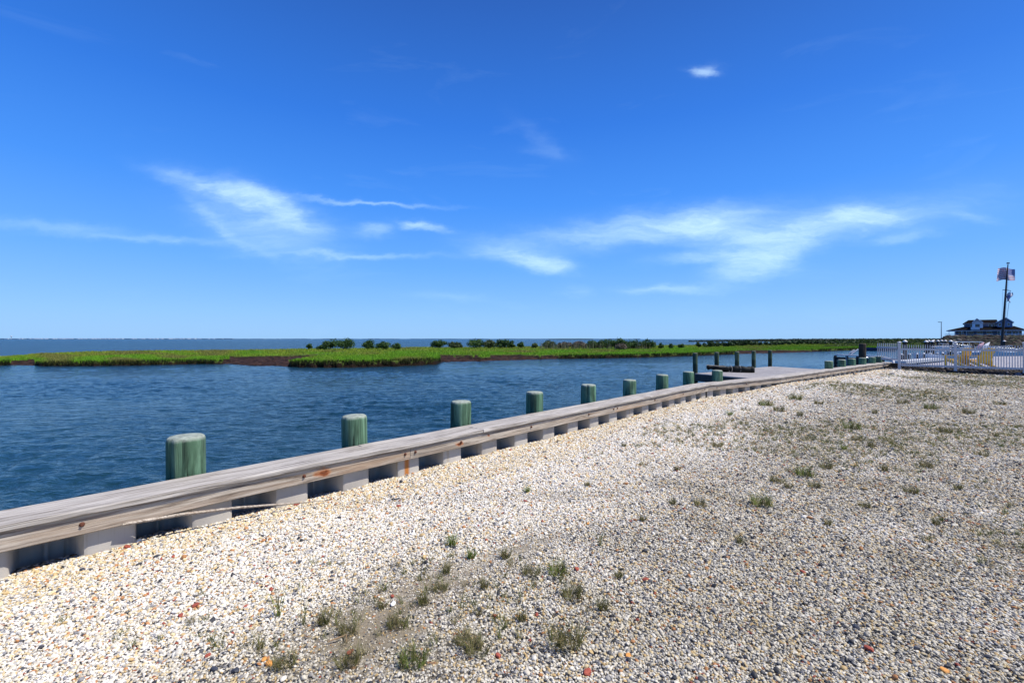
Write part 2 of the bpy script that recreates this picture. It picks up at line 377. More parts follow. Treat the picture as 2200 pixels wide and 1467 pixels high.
def channel():
    cols = np.arange(-420, 2300, 3.4); nr = 720; zf = np.array([front(min(x, 1990)) for x in cols])+1.2
    f = np.linspace(0, 1, nr); f = f**.72
    iz = 1/4.0+(1/zf[:, None]-1/4.0)*f[None, :]; Z = 1/iz; X = (cols[:, None]-HX)/F*Z
    H = np.zeros_like(Z); r = np.random.default_rng(11)
    for k in range(80):
        lam = math.exp(r.uniform(math.log(.18), math.log(1.7))); th = R(90-14)+r.normal(0, .62); kx = math.cos(th)*2*math.pi/lam; ky = math.sin(th)*2*math.pi/lam
        sl_ = .150*math.sqrt(2/80)*(1.0 if lam < 1.2 else .7); ph = r.uniform(0, 6.28); w_ = np.clip((lam-Z*Z/2445*.9)/(lam*.5), 0, 1)
        q = kx*X+ky*Z+ph+.6*np.sin(kx*.23*X-ky*.31*Z+k); H += w_*(sl_*lam/6.283)*(np.sin(q)+.25*np.sin(2*q+1.57))
    gust = .74+.46*np.sin(X*.21+Z*.17+1.3*np.sin(X*.07))*np.sin(Z*.33-X*.05+2)
    H *= gust
    V = np.stack([X, Z, WZ+H], -1).reshape(-1, 3); n = len(cols); i = (np.arange(n-1)[:, None]*nr+np.arange(nr-1)[None, :]).ravel()
    me = npmesh('channel_water', V, np.stack([i, i+nr, i+nr+1, i+1], 1), True); o = obj('channel_water', me, WM); tag(o, kind='structure')


# ------------------------------------------------------------------ gravel lot
PCOL = np.array([(.80,.775,.72),(.73,.69,.61),(.84,.82,.78),(.62,.575,.48),(.70,.58,.36),(.60,.44,.22),(.42,.41,.40),(.26,.26,.28),(.085,.09,.11),(.045,.048,.06),(.50,.24,.10),(.34,.08,.05)])
PWT = np.array([.19,.17,.13,.13,.085,.040,.085,.05,.045,.04,.022,.007]); PWT /= PWT.sum()
def gravel_mat():
    t = NT('gravel_ground', .9, .15)
    v = t.mapping((1, 1, 1), 'Object')
    vo = t.n('ShaderNodeTexVoronoi'); vo.inputs['Scale'].default_value = 44; vo.inputs['Randomness'].default_value = 1; t.link(v, vo.inputs['Vector'])
    sp = t.n('ShaderNodeSeparateColor'); t.link(vo.outputs['Color'], sp.inputs[0])
    stops = []; acc = 0
    for c, w_ in zip(PCOL, PWT): stops.append((acc, tuple(c))); acc += w_
    col = t.ramp(sp.outputs[0], stops, 'CONSTANT')
    gap = t.ramp(vo.outputs['Distance'], [(.42, (0, 0, 0)), (.70, (1, 1, 1))])
    col = t.mix(gap, col, (.10, .09, .075))
    sandn = t.noise(v, 1.1, 6, .6); fine = t.noise(v, 130, 3)
    sand = t.ramp(fine, [(.3, (.19, .16, .12)), (.7, (.36, .31, .235))])
    at = t.n('ShaderNodeAttribute'); at.attribute_name = 'tint'; sc = t.n('ShaderNodeSeparateColor'); t.link(at.outputs['Color'], sc.inputs[0])
    col = t.mix(sc.outputs[0], col, sand)
    dirt = t.ramp(sandn, [(.50, (0, 0, 0)), (.68, (.45, .45, .45))]); col = t.mix(dirt, col, (.30, .27, .20))
    col = t.mix(sc.outputs[1], col, t.mix(1.0, col, (.66, .64, .57), 'MULTIPLY')); t.color(col)  # ground colour also dimmed by the mask, as if less light reached it
    h = t.math('MULTIPLY', t.math('SUBTRACT', 1.0, vo.outputs['Distance']), t.math('SUBTRACT', 1.0, sc.outputs[0], clamp=True))
    h = t.math('ADD', h, t.math('MULTIPLY', t.noise(v, 60, 5, .7), .35)); t.bump(h, .022, 1.0); return t.m
def sandmask(x, y):
    """bare sandy patches and the thin worn stripe"""
    # main patch runs from the lower left up to the right, then a faint worn stripe
    def blob(cx, cy, L_, W_, deg, k):
        c_, s_ = math.cos(R(deg)), math.sin(R(deg)); p = (x-cx)*c_+(y-cy)*s_; q = -(x-cx)*s_+(y-cy)*c_; return k*math.exp(-(p/L_)**2-(q/W_)**2)
    a = blob(-.62, 2.85, .62, .20, 38, 1.1)+blob(-.78, 2.45, .30, .22, 20, .8)+blob(-.15, 3.35, .55, .16, 30, .8); b = blob(-.45, 2.3, .5, .25, 15, .45); c = blob(.1, 4.6, 1.6, .16, 8, .55)+blob(.9, 3.4, 1.2, .35, 20, .22)
    n = mnoise.noise(Vector((x*.8, y*.8, 9)))*.5+mnoise.noise(Vector((x*3, y*3, 9)))*.3
    n += mnoise.noise(Vector((x*7, y*7, 2)))*.35
    return min(1, max(0, (a+b+c)*(1+1.5*n)+max(0, n-.38)*.8))
def dirt_dim_mask(x, y):
    """dirtier, thinner gravel away from the bulkhead, with weaker light put into its colour"""
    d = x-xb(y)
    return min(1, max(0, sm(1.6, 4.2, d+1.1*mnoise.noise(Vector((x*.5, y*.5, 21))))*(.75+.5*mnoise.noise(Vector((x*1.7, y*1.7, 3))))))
ys = np.concatenate([np.linspace(-30, 0, 16)[:-1], np.linspace(0, 8, 81)[:-1], np.linspace(8, 24.6, 70)])
rr = np.linspace(0, 1, 130)**2.0
V = []; C = []
def lot_right(y):
    """right/back limit of the gravel: the bank below the picket fence"""
    return 55.0 if y < 19.2 else max(xb(y)+.6, 22.6-(y-19.2)*.55 if y > 19.7 else 55-(y-19.2)*64.8)
for y in ys:
    x0 = xb(y)+.02+.15*0; x1 = 60.0
    x0 -= .36
    for r_ in rr:
        x = x0+(x1-x0)*r_; V.append((x, y, gh(x, y))); C.append((sandmask(x, y), dirt_dim_mask(x, y), 0))
nx = len(rr); Fc = [(j*nx+i, j*nx+i+1, (j+1)*nx+i+1, (j+1)*nx+i) for j in range(len(ys)-1) for i in range(nx-1)]
me = npmesh('gravel_ground', V, Fc, True, np.array(C)); o = obj('ground', me, gravel_mat()); tag(o, kind='structure')

# pebbles: one instanced mass ("stuff"), real stones out to about 15 m
def pebble_mat():
    t = NT('pebbles', .6, .3)
    a = t.n('ShaderNodeAttribute'); a.attribute_type = 'INSTANCER'; a.attribute_name = 'pcol'
    n = t.noise(t.mapping((1, 1, 1)), 2.2, 4)
    col = t.mix(1.0, a.outputs['Color'], t.ramp(n, [(.3, (.78, .76, .72)), (.6, (1, 1, 1))]), 'MULTIPLY')
    t.color(col); return t.m
def pebbles():
    pts = []; sz = []; dms = []; mm = []
    y = .7
    while y < 24.2:
        s = .0106+.00120*max(0, y-2.2); xl = xb(y)-.18; xr = 1.24*y+3.4
        if y > 5: xl = max(xl, -99)
        xr = min(xr, lot_right(y)) if y > 19 else xr
        n = max(1, int((xr-xl)/s)); xs = xl+np.arange(n)*s+rng.uniform(-.5, .5, n)*s*1.1
        yy = y+rng.uniform(-.5, .5, n)*s*1.1
        for a, b in zip(xs, yy):
            m = sandmask(a, b)
            dm = dirt_dim_mask(a, b)
            if rng.random() < min(.58, m*.7)+dm*.20: continue
            mm.append(m)
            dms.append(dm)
            pts.append((a, b, gh(a, b))); sz.append(s)
        y += s*.92
    n = len(pts); P = np.array(pts, np.float32); sz = np.array(sz)
    sc = np.exp(rng.normal(0, .27, n))*sz*.56
    sc *= 1-.42*np.array(mm); big = rng.random(n) < .02; sc[big] *= rng.uniform(1.25, 1.7, big.sum())
    P[:, 2] += sc*rng.uniform(-.05, .75, n)
    ci = rng.choice(len(PCOL), n, p=PWT)
    # the strip along the bulkhead holds more yellow stones
    near = np.array([p[0]-xb(p[1]) < .75+.3*math.sin(p[1]*1.3) for p in pts]) & (rng.random(n) < .35)
    ci[near] = rng.choice([4, 5, 3, 4], near.sum())
    dk = (sc > sz*.9) & (rng.random(n) < .3); ci[dk] = rng.choice([6, 8, 9, 7, 5, 10], dk.sum())
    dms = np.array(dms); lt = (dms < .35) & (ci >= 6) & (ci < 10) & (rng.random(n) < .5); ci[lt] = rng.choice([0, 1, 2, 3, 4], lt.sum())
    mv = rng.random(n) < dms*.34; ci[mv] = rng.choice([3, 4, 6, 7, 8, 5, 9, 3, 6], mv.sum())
    cc = PCOL[ci]*rng.uniform(.84, 1.06, (n, 1))*(1-dms[:, None]*np.array((.34, .36, .43)))*np.array((1, .985, .95)); cc = np.clip(cc, 0, .9)  # mask dims the stone colours, imitating backlight and falloff on top of dirt
    S3 = np.stack([sc*rng.uniform(1.0, 1.4, n), sc*rng.uniform(.75, 1.05, n), sc*rng.uniform(.5, .85, n)], 1)
    RO = np.stack([rng.normal(0, .35, n), rng.normal(0, .35, n), rng.uniform(0, 6.28, n)], 1)
    me = bpy.data.meshes.new('pebbles'); me.vertices.add(n); me.vertices.foreach_set('co', P.ravel())
    a = me.attributes.new('psc', 'FLOAT_VECTOR', 'POINT'); a.data.foreach_set('vector', S3.astype(np.float32).ravel())
    a = me.attributes.new('prot', 'FLOAT_VECTOR', 'POINT'); a.data.foreach_set('vector', RO.astype(np.float32).ravel())
    a = me.attributes.new('pcol', 'FLOAT_COLOR', 'POINT'); c4 = np.ones((n, 4), np.float32); c4[:, :3] = cc; a.data.foreach_set('color', c4.ravel())
    a = me.attributes.new('pidx', 'INT', 'POINT'); a.data.foreach_set('value', rng.integers(0, 5, n).astype(np.int32))
    me.update()
    o = obj('gravel', me); tag(o, kind='stuff', label='loose mixed white, tan and dark gravel covering the lot beside the bulkhead', cat='gravel')
    mat = pebble_mat(); me.materials.append(mat)
    ng = bpy.data.node_groups.new('pebble_scatter', 'GeometryNodeTree')
    ng.interface.new_socket('Geometry', in_out='INPUT', socket_type='NodeSocketGeometry'); ng.interface.new_socket('Geometry', in_out='OUTPUT', socket_type='NodeSocketGeometry')
    nd = ng.nodes; L = ng.links; gi = nd.new('NodeGroupInput'); go = nd.new('NodeGroupOutput')
    j = nd.new('GeometryNodeJoinGeometry'); jj = []
    for k in range(5):
        ic = nd.new('GeometryNodeMeshIcoSphere'); ic.inputs['Radius'].default_value = 1; ic.inputs['Subdivisions'].default_value = 2 if k < 5 else 3
        pos = nd.new('GeometryNodeInputPosition'); nz = nd.new('ShaderNodeTexNoise'); nz.noise_dimensions = '4D'; nz.inputs['W'].default_value = k*3.7
        nz.inputs['Scale'].default_value = .9; nz.inputs['Detail'].default_value = 1; L.new(pos.outputs[0], nz.inputs['Vector'])
        sb = nd.new('ShaderNodeVectorMath'); sb.operation = 'SUBTRACT'; L.new(nz.outputs['Color'], sb.inputs[0]); sb.inputs[1].default_value = (.5, .5, .5)
        sc_ = nd.new('ShaderNodeVectorMath'); sc_.operation = 'SCALE'; L.new(sb.outputs[0], sc_.inputs[0]); sc_.inputs['Scale'].default_value = 1.1
        sp = nd.new('GeometryNodeSetPosition'); L.new(ic.outputs[0], sp.inputs['Geometry']); L.new(sc_.outputs[0], sp.inputs['Offset'])
        ss = nd.new('GeometryNodeSetShadeSmooth'); L.new(sp.outputs[0], ss.inputs[0])
        sm_ = nd.new('GeometryNodeSetMaterial'); L.new(ss.outputs[0], sm_.inputs[0]); sm_.inputs['Material'].default_value = mat
        g2 = nd.new('GeometryNodeGeometryToInstance'); L.new(sm_.outputs[0], g2.inputs[0]); jj.append(g2.outputs[0])
    for s_ in jj: L.new(s_, j.inputs[0])
    def na(name, typ):
        n_ = nd.new('GeometryNodeInputNamedAttribute'); n_.data_type = typ; n_.inputs['Name'].default_value = name; return n_.outputs[0]
    ip = nd.new('GeometryNodeInstanceOnPoints'); L.new(gi.outputs[0], ip.inputs['Points']); L.new(j.outputs[0], ip.inputs['Instance'])
    ip.inputs['Pick Instance'].default_value = True; L.new(na('pidx', 'INT'), ip.inputs['Instance Index'])
    L.new(na('psc', 'FLOAT_VECTOR'), ip.inputs['Scale'])
    er = nd.new('FunctionNodeEulerToRotation'); L.new(na('prot', 'FLOAT_VECTOR'), er.inputs[0]); L.new(er.outputs[0], ip.inputs['Rotation'])
    L.new(ip.outputs[0], go.inputs[0])
    md = o.modifiers.new('scatter', 'NODES'); md.node_group = ng
    print('pebbles', n)
pebbles()

# ------------------------------------------------------------------ bulkhead
CAPZ = .388
bh = empty('bulkhead', P1(0)); tag(bh, 'weathered timber capped bulkhead with grey corrugated sheet piling along the gravel lot', 'bulkhead')
BO = bh.location.copy()
def board(L_, W, H, seed, wob=.003, x0=None):
    """a sawn board, length along X, slightly uneven edges"""
    n = max(4, int(L_/.16)); vs = []; e = .005
    prof = [(-W/2+e, H/2), (W/2-e, H/2), (W/2, H/2-e), (W/2, -H/2+e), (W/2-e, -H/2), (-W/2+e, -H/2), (-W/2, -H/2+e), (-W/2, H/2-e)]
    for i in range(n+1):
        x = L_*i/n
        for k, (a, b) in enumerate(prof):
            q = Vector((x*.9+seed*13.1, k*.37, seed*3.3)); vs.append((x, a+wob*mnoise.noise(q), b+wob*1.4*mnoise.noise(q+Vector((9, 9, 2)))))
    m = MB(); m.add(vs, [(i*8+k, (i+1)*8+k, (i+1)*8+(k+1) % 8, i*8+(k+1) % 8) for i in range(n) for k in range(8)])
    m.add(vs[:8], [tuple(range(8))]); m.add(vs[-8:], [tuple(range(8))[::-1]])
    return m
seedc = 0
def lay(name, a, b, W, H, z, off, mat, d, nrm, ang, origin, wob=.004, gap=.005, tilt=0):
    global seedc; seedc += 1
    m = board(b-a-gap*2, W, H, seedc, wob); p = origin+d*(a+gap)+nrm*(off+W/2 if W > H else off+H*0)
    o = m.build(name, mat, bh); o.location = Vector((p.x, p.y, z))-BO; o.rotation_euler = (tilt, 0, ang); return o
for si, (a, d, n, l, ang) in enumerate(SEG):
    if si == 0:
        o0 = P1(0); capj = [-9, -5.5, -.6, 4.19, 9.05, TK]; capj2 = [-9, -6.5, -1.9, 2.6, 7.4, TK]; fj = [-9, -6.2, -1.65, 3.05, 7.63, TK]
    else:
        o0 = a; st = 4.7; k = max(1, round(l/st)); capj = [l*i/k for i in range(k+1)]; capj2 = [0, l*.45, l] if l > 4 else [0, l]; fj = [l*i/k for i in range(k+1)] if l < 5 else [0, 2.3]+[2.3+(l-2.3)*i/2 for i in (1, 2)]
    for p, q in zip(capj[:-1], capj[1:]): lay('cap_board', p, q, .312, .042, CAPZ-.021, 0, M['cap'], d, n, ang, o0)
    for p, q in zip(capj2[:-1], capj2[1:]): lay('rear_cap_strip', p, q, .096, .042, CAPZ-.026, .326, M['cap'], d, n, ang, o0)
    for p, q in zip(fj[:-1], fj[1:]):
        global_m = board(q-p-.006, .05, .138, 50+si*9+p, .004); o = global_m.build('fascia_board', M['fascia'], bh)
        pp = o0+d*(p+.003)+n*(.030+.025); o.location = Vector((pp.x, pp.y, CAPZ-.042-.069-.002))-BO; o.rotation_euler = (0, 0, ang)
# sheet piling: one mesh per corrugation
PER = .66
prof = [(0, .0), (.02, -.01), (.27, -.01), (.29, 0), (.315, .14), (.33, .27), (.35, .30), (.455, .305), (.462, .275), (.485, .275), (.492, .305), (.575, .30), (.60, .27), (.64, .04), (.66, 0)]
def sheet_mesh():
    m = MB(); vs = []
    zz = [.33, .17, .02, -.15, -1.6]
    for z in zz:
        for (x, y) in prof: vs.append((x, y+.01, z))
    k = len(prof); m.add(vs, [(j*k+i, j*k+i+1, (j+1)*k+i+1, (j+1)*k+i) for j in range(len(zz)-1) for i in range(k-1)], True)
    return m.mesh('sheet_panel')
shm = sheet_mesh(); shm.materials.append(M['vinyl'])
for si, (a, d, n, l, ang) in enumerate(SEG):
    if si == 0: o0 = P1(0); ts = [.296+PER*k for k in range(-13, 19)]; ts = [t for t in ts if t < TK-.05]; off0 = 0
    else: o0 = a; ts = [PER*k+(.05 if si == 1 else 0) for k in range(int(l/PER+.35))]
    for t in ts:
        p = o0+d*t+n*.10; o = obj('sheet_panel', shm, None, bh, Vector((p.x, p.y, 0))-BO, ang)
# bolts
bm_ = MB(); bm_.lathe([(.017, 0), (.017, .006), (.009, .010), (.009, .018)], 8); bolt_me = bm_.mesh('bolt'); bolt_me.materials.append(M['bolt'])
def bolt(t, z, si=0):
    a, d, n, l, ang = SEG[si]; o0 = P1(0) if si == 0 else a; p = o0+d*t+n*.030
    o = obj('bolt', bolt_me, None, bh, Vector((p.x, p.y, z))-BO); o.rotation_euler = (R(90), 0, ang)
for t in (.28, 1.84, 2.98, 3.12, 3.82, 5.2, 6.75, 7.58, 7.72, 9.3, 10.8, 12.2, -1.3): bolt(t, .278)
for si in (1, 2, 3):
    for k in range(int(SEG[si][3]/1.55)): bolt(.4+k*1.55, .278, si)
# splinter hanging off the fascia
m = MB(); pts = [P1(.50, .02)+Vector((0, 0, .214)), P1(.85, .0)+Vector((0, 0, .195)), P1(1.25, -.03)+Vector((0, 0, .150)), P1(1.65, -.06)+Vector((0, 0, .085)), P1(2.02, -.10)+Vector((0, 0, .03))]
pts = [p-BO for p in pts]; m.tube(pts, [.012, .014, .012, .009, .003], 5, smooth=False)
for i_ in range(len(m.v)): m.v[i_] = (m.v[i_][0], m.v[i_][1], m.v[i_][2]*1.0)
o = m.build('splinter', M['fascia'], bh); tag(o, 'long grey splinter split from the fascia board and sagging to the gravel')

# ------------------------------------------------------------------ mooring piles behind the cap
def pile_thing(name, loc, r, top, bottom, mat, label, group, seed, n=22, jit=.05, cat='piling', lean=0):
    h = top-bottom; m = MB()
    prof = [(r*1.06, -h), (r*1.04, -h*.5)]+[(r*(1.0+.02*(1-k/8)), -h*.5*(1-k/8)) for k in range(1, 8)]
    prof = [p for p in prof if p[1] < -.06]
    prof += [(r, -.05), (r*.985, -.028), (r*.94, -.012), (r*.86, -.003), (r*.55, .002), (r*.2, .004)]
    if r > .12: n = 40
    m.lathe(prof, n, jit=jit, seed=seed)
    if r > .12:
        rs_ = random.Random(seed)
        for _ in range(4):
            ja = rs_.randrange(n); z0_ = rs_.uniform(-.45, -.1)
            for q_, v_ in enumerate(m.v[:]):
                if q_ % n == ja and q_ < len(prof)*n and z0_-.3 < v_[2] < -.01 and math.hypot(v_[0], v_[1]) > r*.7: m.v[q_] = (v_[0]*.90, v_[1]*.90, v_[2])
    o = m.build(name, mat, None, (loc[0], loc[1], top)); o.rotation_euler = (R(rng.normal(0, .5)), R(rng.normal(0, .5)), rng.uniform(0, 6)); tag(o, label, cat, group); return o
ORD = ['first', 'second', 'third', 'fourth', 'fifth', 'sixth', 'seventh', 'eighth', 'ninth']
PT = 1.009
adj = [1.0, 1.0, 1.0, 1.0, 1.0, 1.0, 1.0, 1.0]
for k in range(-2, 8):
    if k < -1: continue
    p = P1(PT+1.648*k, .60)
    if k == -1: continue
    lab = ['thick bright green piling with pale top, nearest of all behind the bulkhead cap', 'green piling with whitish rim, second from the left behind the cap', 'green piling with olive mossy top standing beside the cap joint, third from the left',
           'green piling with pale top, fourth from the left behind the cap', 'green piling, fifth from the left, near the middle of the straight cap', 'green piling, sixth from the left along the cap', 'green piling, seventh from the left along the cap',
           'green piling in front of the tall dock post, just before the bend of the cap'][k]
    pile_thing('mooring_pile', p, .146*(1 if k else 1.03), [.715, .70, .705, .70, .705, .69, .71, .70][k], -1.6, M['pile'], lab, 'green pilings behind the bulkhead cap', k*5.3+1)
pile_thing('mooring_pile', (5.93, 13.15, 0), .146, .70, -1.6, M['pile'], 'green piling just past the bend of the cap, in front of the dock edge', 'green pilings behind the bulkhead cap', 77)
farp = [(1780.7, 774.2), (1808.5, 771.5), (1830, 769.3), (1853, 767.6), (1873.5, 766), (1887.6, 764.6)]
fl = ['green piling standing alone right of the dock, leftmost of the far row', 'green piling second in the far row near the fence', 'green piling third in the far row, left of the tall dark post', 'green piling directly in front of the tall dark post', 'green piling just right of the tall dark post', 'green piling nearest the picket fence, last of the far row']
for k, (x, y) in enumerate(farp):
    Z = F*.9/(y-HY+.8); pile_thing('mooring_pile', pd(x, Z), .15, .70, -1.6, M['pile'], fl[k], 'green pilings behind the bulkhead cap', 90+k)
pile_thing('tall_post', pd(1853, 23.6), .16, zat(738, 23.6), -1.6, M['brownpile'], 'tall dark brown timber post rising behind the far green pilings', 'tall post', 120, cat='post')

# ------------------------------------------------------------------ dock
DZ = .33
A = px(1494, 802, DZ); Cc = px(1656, 787, DZ)
ud = (Cc-A); dl = ud.length; ud.normalize(); vd = Vector((math.sin(R(-24)), math.cos(R(-24)), 0))
dk = empty('dock', A); tag(dk, 'weathered plank dock platform projecting behind the bulkhead at the bend', 'dock')
nb = int(dl/.145); rz = math.atan2(-vd.y, -vd.x)
def cap_back(p):
    # distance along -vd from p until the cap's back edge
    for s in np.arange(0, 9, .02):
        q = p-vd*s
        if q.x >= xb(q.y)-.43/math.cos(R(38)) *1.0: return s
    return 6
for k in range(nb):
    p = A+ud*(dl*(k+.5)/nb); L_ = max(.5, cap_back(p)-.02)
    m = board(L_, dl/nb-.010, .038, 200+k, .002); o = m.build('deck_board', M['deck'], dk); o.location = Vector((p.x, p.y, DZ-.019+random.uniform(-.002, .002)))-A; o.rotation_euler = (0, 0, rz)
for (p, q, nm) in ((A, Cc, 'outer_joist'), (A, A-vd*2.6, 'side_joist'), (Cc, Cc-vd*(cap_back(Cc)-.1), 'side_joist'), (A-vd*1.0, Cc-vd*1.0, 'inner_joist')):
    m = MB(); e = Vector((0, 0, -.16)); m.bar(p+e-A, q+e-A, .05, .235); m.build(nm, M['darkwood'], dk)
dp = [(1498, 758), (1544.4, 756.4), (1588, 755.3), (1623.5, 753.6), (1659, 752)]
dlab = ['leftmost tall slim post at the outer dock corner', 'second tall slim post from the left on the dock edge', 'middle tall slim post on the outer dock edge', 'fourth tall slim post on the outer dock edge', 'rightmost tall slim post at the far dock corner']
for k, (x, y) in enumerate(dp):
    # on the outer edge of the dock, pushed 0.1 m outboard
    uu = (x-HX)/F; s = (A.x-uu*A.y)/(uu*ud.y-ud.x); p = A+ud*s+vd*.1
    pile_thing('dock_pile', p, .085, zat(y, p.y), -1.8, M['dockpile'], dlab[k]+', dark with green algae', 'slim posts along the outer dock edge', 140+k*3, 14, .09, 'piling')
# tarp bundle
m = MB(); c = px(1590, 800, DZ)
tb = empty('rolled_tarp', (c.x, c.y, DZ)); tag(tb, 'crumpled black rolled tarp bundle lying on the dock planks', 'tarp')
def lump(a, b, r, seed, name='roll'):
    m = MB(); pts = []; rad = []
    for i in range(13):
        f = i/12; p = Vector(a).lerp(Vector(b), f); p.z += .03*mnoise.noise(Vector((f*4, seed, 0))); p.x += .0; p.y += .05*mnoise.noise(Vector((f*3, seed, 5)))
        pts.append(p); rad.append(r*(1+.45*mnoise.noise(Vector((f*6, seed, 9))))*(1 if 0 < i < 12 else .75))
    m.tube(pts, rad, 10); return m.build(name, M['black'], tb)
lump((-.75, .55, .13), (.45, -.05, .09), .11, 1); lump((-.20, .10, .12), (.50, -.10, .10), .125, 2); lump((-1.05, .5, .17), (-.35, .15, .12), .085, 3)
m = MB(); m.tube([(-1.15, .30, .26), (-.85, .30, .24), (-.5, .1, .21)], [.012, .018, .02], 6); m.build('stick', M['strap'], tb)
m = MB(); m.tube([(-.30+.0*j, .12+.14*math.cos(j*.7), .12+.135*math.sin(j*.7)) for j in range(10)], .013, 5); m.build('strap', M['strap'], tb); m = MB(); m.tube([(.0, .06+.14*math.cos(j*.7), .12+.135*math.sin(j*.7)) for j in range(10)], .013, 5); m.build('strap', M['strap'], tb)

# ------------------------------------------------------------------ marsh island
mudm = NT('peat_mud', .95, .08); v = mudm.mapping(); f1 = mudm.noise(v, 1.4, 8, .65); f2 = mudm.noise(v, 9, 5)
mc = mudm.ramp(f1, [(.38, (.010, .006, .005)), (.50, (.035, .018, .013)), (.60, (.065, .036, .027)), (.76, (.13, .088, .072))])
at = mudm.n('ShaderNodeAttribute'); at.attribute_name = 'tint'
sq_ = mudm.n('ShaderNodeSeparateColor'); mudm.link(at.outputs['Color'], sq_.inputs[0]); mc = mudm.mix(mudm.math('MULTIPLY', sq_.outputs[1], .8), mc, (.012, .009, .006))
mudm.color(mudm.mix(sq_.outputs[0], mc, mudm.ramp(f2, [(.3, (.05, .085, .015)), (.7, (.11, .17, .03))]))); mudm.bump(mudm.math('ADD', f1, f2), .18, 1.0)
SHX = [-400, -100, 0, 40, 100, 200, 300, 400, 490, 545, 600, 625, 700, 760, 830, 880, 935, 950, 1030, 1080, 1200, 1300, 1400, 1500, 1600, 1700, 1800, 1850, 1900, 2000]
SHY = [790, 787, 785, 784.5, 787, 786.5, 785, 782.5, 782, 786, 786, 789, 790, 789.5, 787.5, 786, 783, 778, 776, 774.5, 771, 769.5, 767.5, 764, 760, 757.5, 753.5, 751.5, 750.5, 749]
BKX = [-400, -100, 0, 60, 100, 200, 350, 500, 700, 900, 1200, 1500, 1650, 1800, 1950, 2060]
BKY = [772, 765, 760, 756, 753.5, 750.5, 748.6, 748, 747, 744, 741.3, 739, 737.0, 735.2, 734.5, 734.5]
PZX = [-400, 0, 450, 560, 620, 640, 930, 950, 1200, 1500, 1700, 2000]
PZZ = [-.62, -.62, -.58, -.53, -.46, -.38, -.38, -.50, -.50, -.50, -.50, -.50]
def front(x): return F*(EYE-WZ)/(np.interp(x, SHX, SHY)-HY)
def back(x): return F*(EYE+.2)/(np.interp(x, BKX, BKY)-HY)
# mud areas as polygons in plan, given by (px x, y at z=-.75)
MUD = [([25, 75], [770, 792]), ]
def mudmask(x, Z):
    """1 where bare mud lies; x is the sight line, Z the depth"""
    y = HY+F*(EYE+.75)/Z
    w_ = mnoise.noise(Vector((x*.03, Z*.35, 3)))*5+mnoise.noise(Vector((x*.15, Z*1.2, 8)))*2.5
    def box(x0, x1, y0, y1, s=1.0):
        dx = min(x-x0, x1-x)/6; dy = min(y-y0, y1-y)/1.2
        return min(1, max(0, min(dx, dy, 1.2)+.4+w_*.34*s))
    m = box(22, 78, 776, 790)
    m = max(m, box(60, 175, 774, 777, .8))
    m = max(m, box(492-max(0, y-775)*3, 618+max(0, 786-y)*4.5, 768.5, 800), box(600, 700, 767.5, 771.5), box(690, 780, 766.5, 769.0, .6))
    m = max(m, box(945, 1032, 766, 800), box(1050, 1160, 765.5, 774, .8), box(1030, 1052, 771, 800), box(455, 500, 774.5, 777, .6))
    m = max(m, box(1160, 1200, 767, 770, .8), box(1580, 1900, 754.0, 775, .8))
    return m
def island():
    cols = np.arange(-420, 2080, 3.2); rows = 120
    V = []; T = []; hts = {}
    for ci, x in enumerate(cols):
        zf = front(x); zb = max(back(x), zf+6); zf *= 1+.010*mnoise.noise(Vector((x*.05, 0, 0)))+.006*mnoise.noise(Vector((x*.21, 0, 2)))
        pz = np.interp(x, PZX, PZZ)
        for r_ in range(rows):
            f = (r_/(rows-1))**1.7; Z = zf-.6+(zb+.8-zf)*f; s = Z-zf
            e = sm(-.15, .42, s+.15*mnoise.noise(Vector((x*.3, Z, 1)))); eb = sm(-.2, 1.2, zb-Z)
            mk = mudmask(x, Z)
            top = pz+.05*mnoise.noise(Vector((x*.02, Z*.3, 0)))
            mz = WZ+.04+.16*sm(0, 14, s)+.07*mnoise.noise(Vector((x*.09, Z*.7, 5)))+.06*mnoise.noise(Vector((x*.5, Z*1.7, 5)))
            z = top*(1-mk)+mz*mk
            z = (WZ-.3)*(1-min(e, eb))+z*min(e, eb)
            V.append(((x-HX)/F*Z, Z, z)); T.append((1 if (mk < .3 and e > .9) else 0, 1 if (mk < .5 and .03 < e < .97) or (.25 < mk < .75) else 0, 0))
    n = len(cols); Fc = [(i*rows+j, (i+1)*rows+j, (i+1)*rows+j+1, i*rows+j+1) for i in range(n-1) for j in range(rows-1)]
    o = obj('marsh_bank', npmesh('marsh_bank', V, Fc, True, np.array(T)), mudm.m); tag(o, kind='structure')
island()
channel()

def leafmat(name, rough=.6, trans=.0):
    t = NT(name, rough, .25); a = t.n('ShaderNodeAttribute'); a.attribute_name = 'tint'
    n = t.noise(t.mapping(), 3, 3)
    t.color(t.mix(1.0, a.outputs['Color'], t.ramp(n, [(.3, (.8, .8, .8)), (.7, (1.15, 1.15, 1.15))]), 'MULTIPLY'))
    if trans:
        tr = t.n('ShaderNodeBsdfTranslucent'); t.link(a.outputs['Color'], tr.inputs[0]); ms = t.n('ShaderNodeMixShader'); ms.inputs[0].default_value = trans
        out = t.t.nodes['Material Output']; t.link(t.p.outputs[0], ms.inputs[1]); t.link(tr.outputs[0], ms.inputs[2]); t.link(ms.outputs[0], out.inputs[0])
    return t.m
M['leaf'] = leafmat('leaves', .6, .3)
M['grass'] = leafmat('marsh_grass_blades', .6, .35)
M['weed'] = leafmat('weed_blades', .65, .2)
